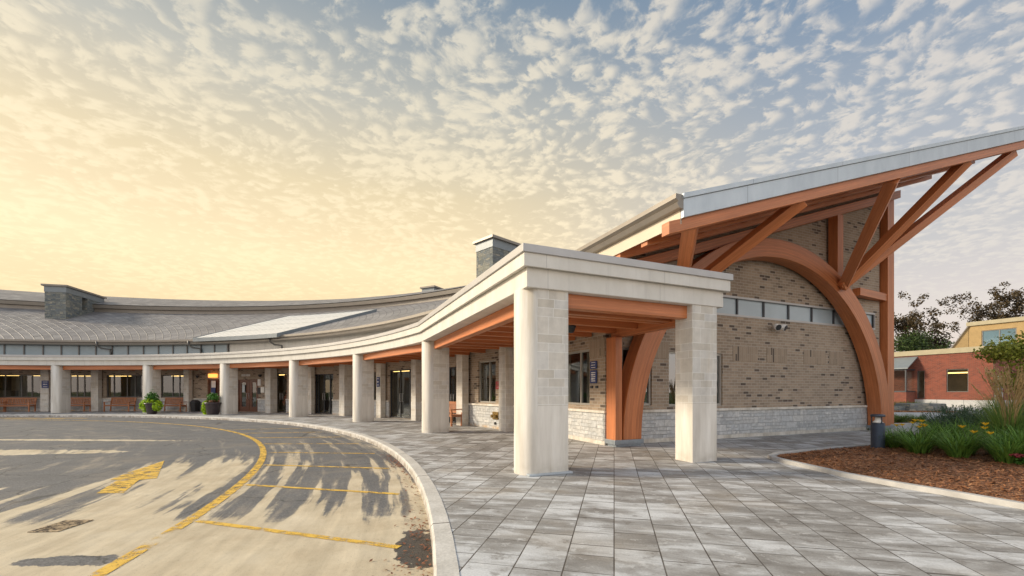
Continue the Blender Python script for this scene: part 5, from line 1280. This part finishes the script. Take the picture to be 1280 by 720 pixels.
for i, (x, y, s_) in enumerate(((15.6,17.9,.62), (16.4,18.2,.66), (17.2,18.3,.6), (16.0,18.9,.65), (27.2,31.2,1.1), (28.4,30.9,1.15), (29.4,30.6,1.0), (26.2,31.4,1.1))):
    if mp0 is None:
        mp0 = empty('grass_mound'); g = _MB(); blades(g, 420, .32, .75, .018, random.Random(9), 1.2, 1.0, 4); g.build('leaves', M['grassblade'], mp0, fix=False); o = mp0
    else: o = copy_tree(mp0)
    o.location = (x, y, .05); o.scale = (s_*1.2, s_*1.2, s_); o.rotation_euler.z = i
    tag(o, 'low yellow green grass mound in the small bed just past the timber post' if i < 4 else 'taller pale grass mound in the far bed before the glazed bay', 'grass', 'grass mounds just past the post' if i < 4 else 'grass mounds before the glazed bay')

# ------------------------------------------------------------------ sky, sun, camera
SUN_AZ = Vector((-0.90, 0.05)); SUN_EL = R_(24)
world = bpy.data.worlds.new('World'); scene.world = world; world.use_nodes = True
nt = world.node_tree; k = NT(nt)
bg = nt.nodes['Background']; wo = nt.nodes['World Output']
sky = nt.nodes.new('ShaderNodeTexSky'); sky.sky_type = 'NISHITA'; sky.sun_disc = False
sky.sun_elevation = SUN_EL; sky.sun_rotation = math.atan2(SUN_AZ.x, SUN_AZ.y); sky.air_density = 1.0; sky.dust_density = 1.5
k.link(sky.outputs[0], bg.inputs[0]); bg.inputs[1].default_value = 0.06
dirv = k.vmath('NORMALIZE', k.coord('Generated')); dx, dy, dz = k.sep(dirv)
glow = k.vmath('DOT_PRODUCT', dirv, tuple(Vector((-0.66, 0.73, 0.12)).normalized()), 1)
zc = k.math('MAXIMUM', dz, 0.0)
hi = k.ramp(zc, [(0.0, (0.48,0.385,0.33)), (0.12, (0.46,0.40,0.365)), (0.25, (0.35,0.335,0.325)), (0.45, (0.225,0.25,0.28)), (0.58, (0.14,0.185,0.245)), (0.70, (0.085,0.14,0.215)), (1.0, (0.10,0.15,0.22))])
warm = k.ramp(zc, [(0.0, (0.53,0.36,0.18)), (0.12, (0.56,0.40,0.205)), (0.26, (0.62,0.49,0.285)), (0.40, (0.50,0.41,0.25)), (0.54, (0.32,0.31,0.265)), (0.70, (0.11,0.155,0.20))])
base = k.mix(k.smooth(glow, 0.18, 0.90), hi, warm)
den = k.math('ADD', zc, 0.10)
pv = k.comb(k.math('DIVIDE', dx, den), k.math('DIVIDE', dy, den), 0.0)
pr = k.mapping(pv, rot=(0,0,R_(-35)), scale=(1.38, 1.48, 1.0))
wv = k.noise(pr, 2.2, 2, .5, 0.0, 1)
sc_ = k.n.new('ShaderNodeVectorMath'); sc_.operation = 'SCALE'; k.put(sc_.inputs[0], k.vmath('SUBTRACT', wv, (.5,.5,.5))); sc_.inputs['Scale'].default_value = 0.22
pw = k.vmath('ADD', pr, sc_.outputs[0])
w1 = k.noise(pr, 1.5, 3, .55, .4); puff = k.noise(pw, 21.0, 6, .60, .15); puff2 = k.noise(pw, 9.5, 2, .5, .2)
vc = k.voro(k.vmath('ADD', pw, k.comb(k.math('MULTIPLY', puff, .10), k.math('MULTIPLY', puff, -.08), 0.0)), 14.5, 'Distance', 'SMOOTH_F1')
den2 = k.math('ADD', k.math('ADD', k.math('MULTIPLY', puff, 0.75), k.math('MULTIPLY', puff2, .40)), k.math('ADD', k.math('MULTIPLY', w1, .60), k.math('MULTIPLY', vc, -.50)))
cl = k.smooth(den2, 0.55, 0.86)
fade = k.math('MULTIPLY', k.smooth(zc, 0.03, 0.24), k.smooth(glow, 0.55, 0.95, 1.0, 0.62))
ccol = k.mix(k.smooth(glow, 0.1, 0.85), (0.46,0.42,0.37), k.ramp(zc, [(0.0, (0.60,0.43,0.22)), (0.22, (0.71,0.565,0.325)), (0.4, (0.66,0.56,0.375)), (0.7, (0.50,0.46,0.37))]))
shade = k.mix(k.math('MULTIPLY', k.smooth(den2, 0.88, 1.05), 0.3), ccol, k.mix(0.55, ccol, base))
skyc = k.mix(k.math('MULTIPLY', cl, k.math('ADD', k.math('MULTIPLY', fade, .62), .14)), base, shade)
rear_fill = k.smooth(dy, 0.15, -0.6, 1.0, 2.1)  # sky behind the camera raised as added fill for the building fronts
skyc = k.mix(1.0, skyc, k.comb(rear_fill, rear_fill, rear_fill), 'MULTIPLY')
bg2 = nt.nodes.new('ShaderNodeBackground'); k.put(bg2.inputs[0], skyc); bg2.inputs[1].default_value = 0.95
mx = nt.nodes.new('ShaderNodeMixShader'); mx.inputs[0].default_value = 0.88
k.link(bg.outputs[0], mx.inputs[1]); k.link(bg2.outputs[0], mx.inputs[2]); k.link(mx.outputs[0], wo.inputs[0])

sl_ = bpy.data.lights.new('sun', 'SUN'); sl_.energy = 2.25; sl_.angle = R_(11); sl_.color = (1.0, 0.86, 0.66)
so = bpy.data.objects.new('sun', sl_); COL.objects.link(so)
sd_ = Vector((SUN_AZ.x, SUN_AZ.y, 0)).normalized()*math.cos(SUN_EL)+Vector((0,0,math.sin(SUN_EL)))
so.rotation_euler = sd_.to_track_quat('Z', 'Y').to_euler()
cam = bpy.data.cameras.new('camera'); cam.sensor_width = 36; cam.lens = 36*FPX/1280; cam.shift_y = (HZ-360)/1280; cam.clip_end = 3000; cam.clip_start = .05
co = bpy.data.objects.new('camera', cam); COL.objects.link(co); co.location = (0, 0, EYE); co.rotation_euler = (R_(90), 0, 0); scene.camera = co
scene.render.engine = 'CYCLES'
scene.view_settings.view_transform = 'Standard'; scene.view_settings.look = 'None'; scene.view_settings.exposure = 1.0; scene.view_settings.gamma = 1.0
scene.view_settings.use_curve_mapping = False
scene.cycles.max_bounces = 8; scene.cycles.transparent_max_bounces = 12
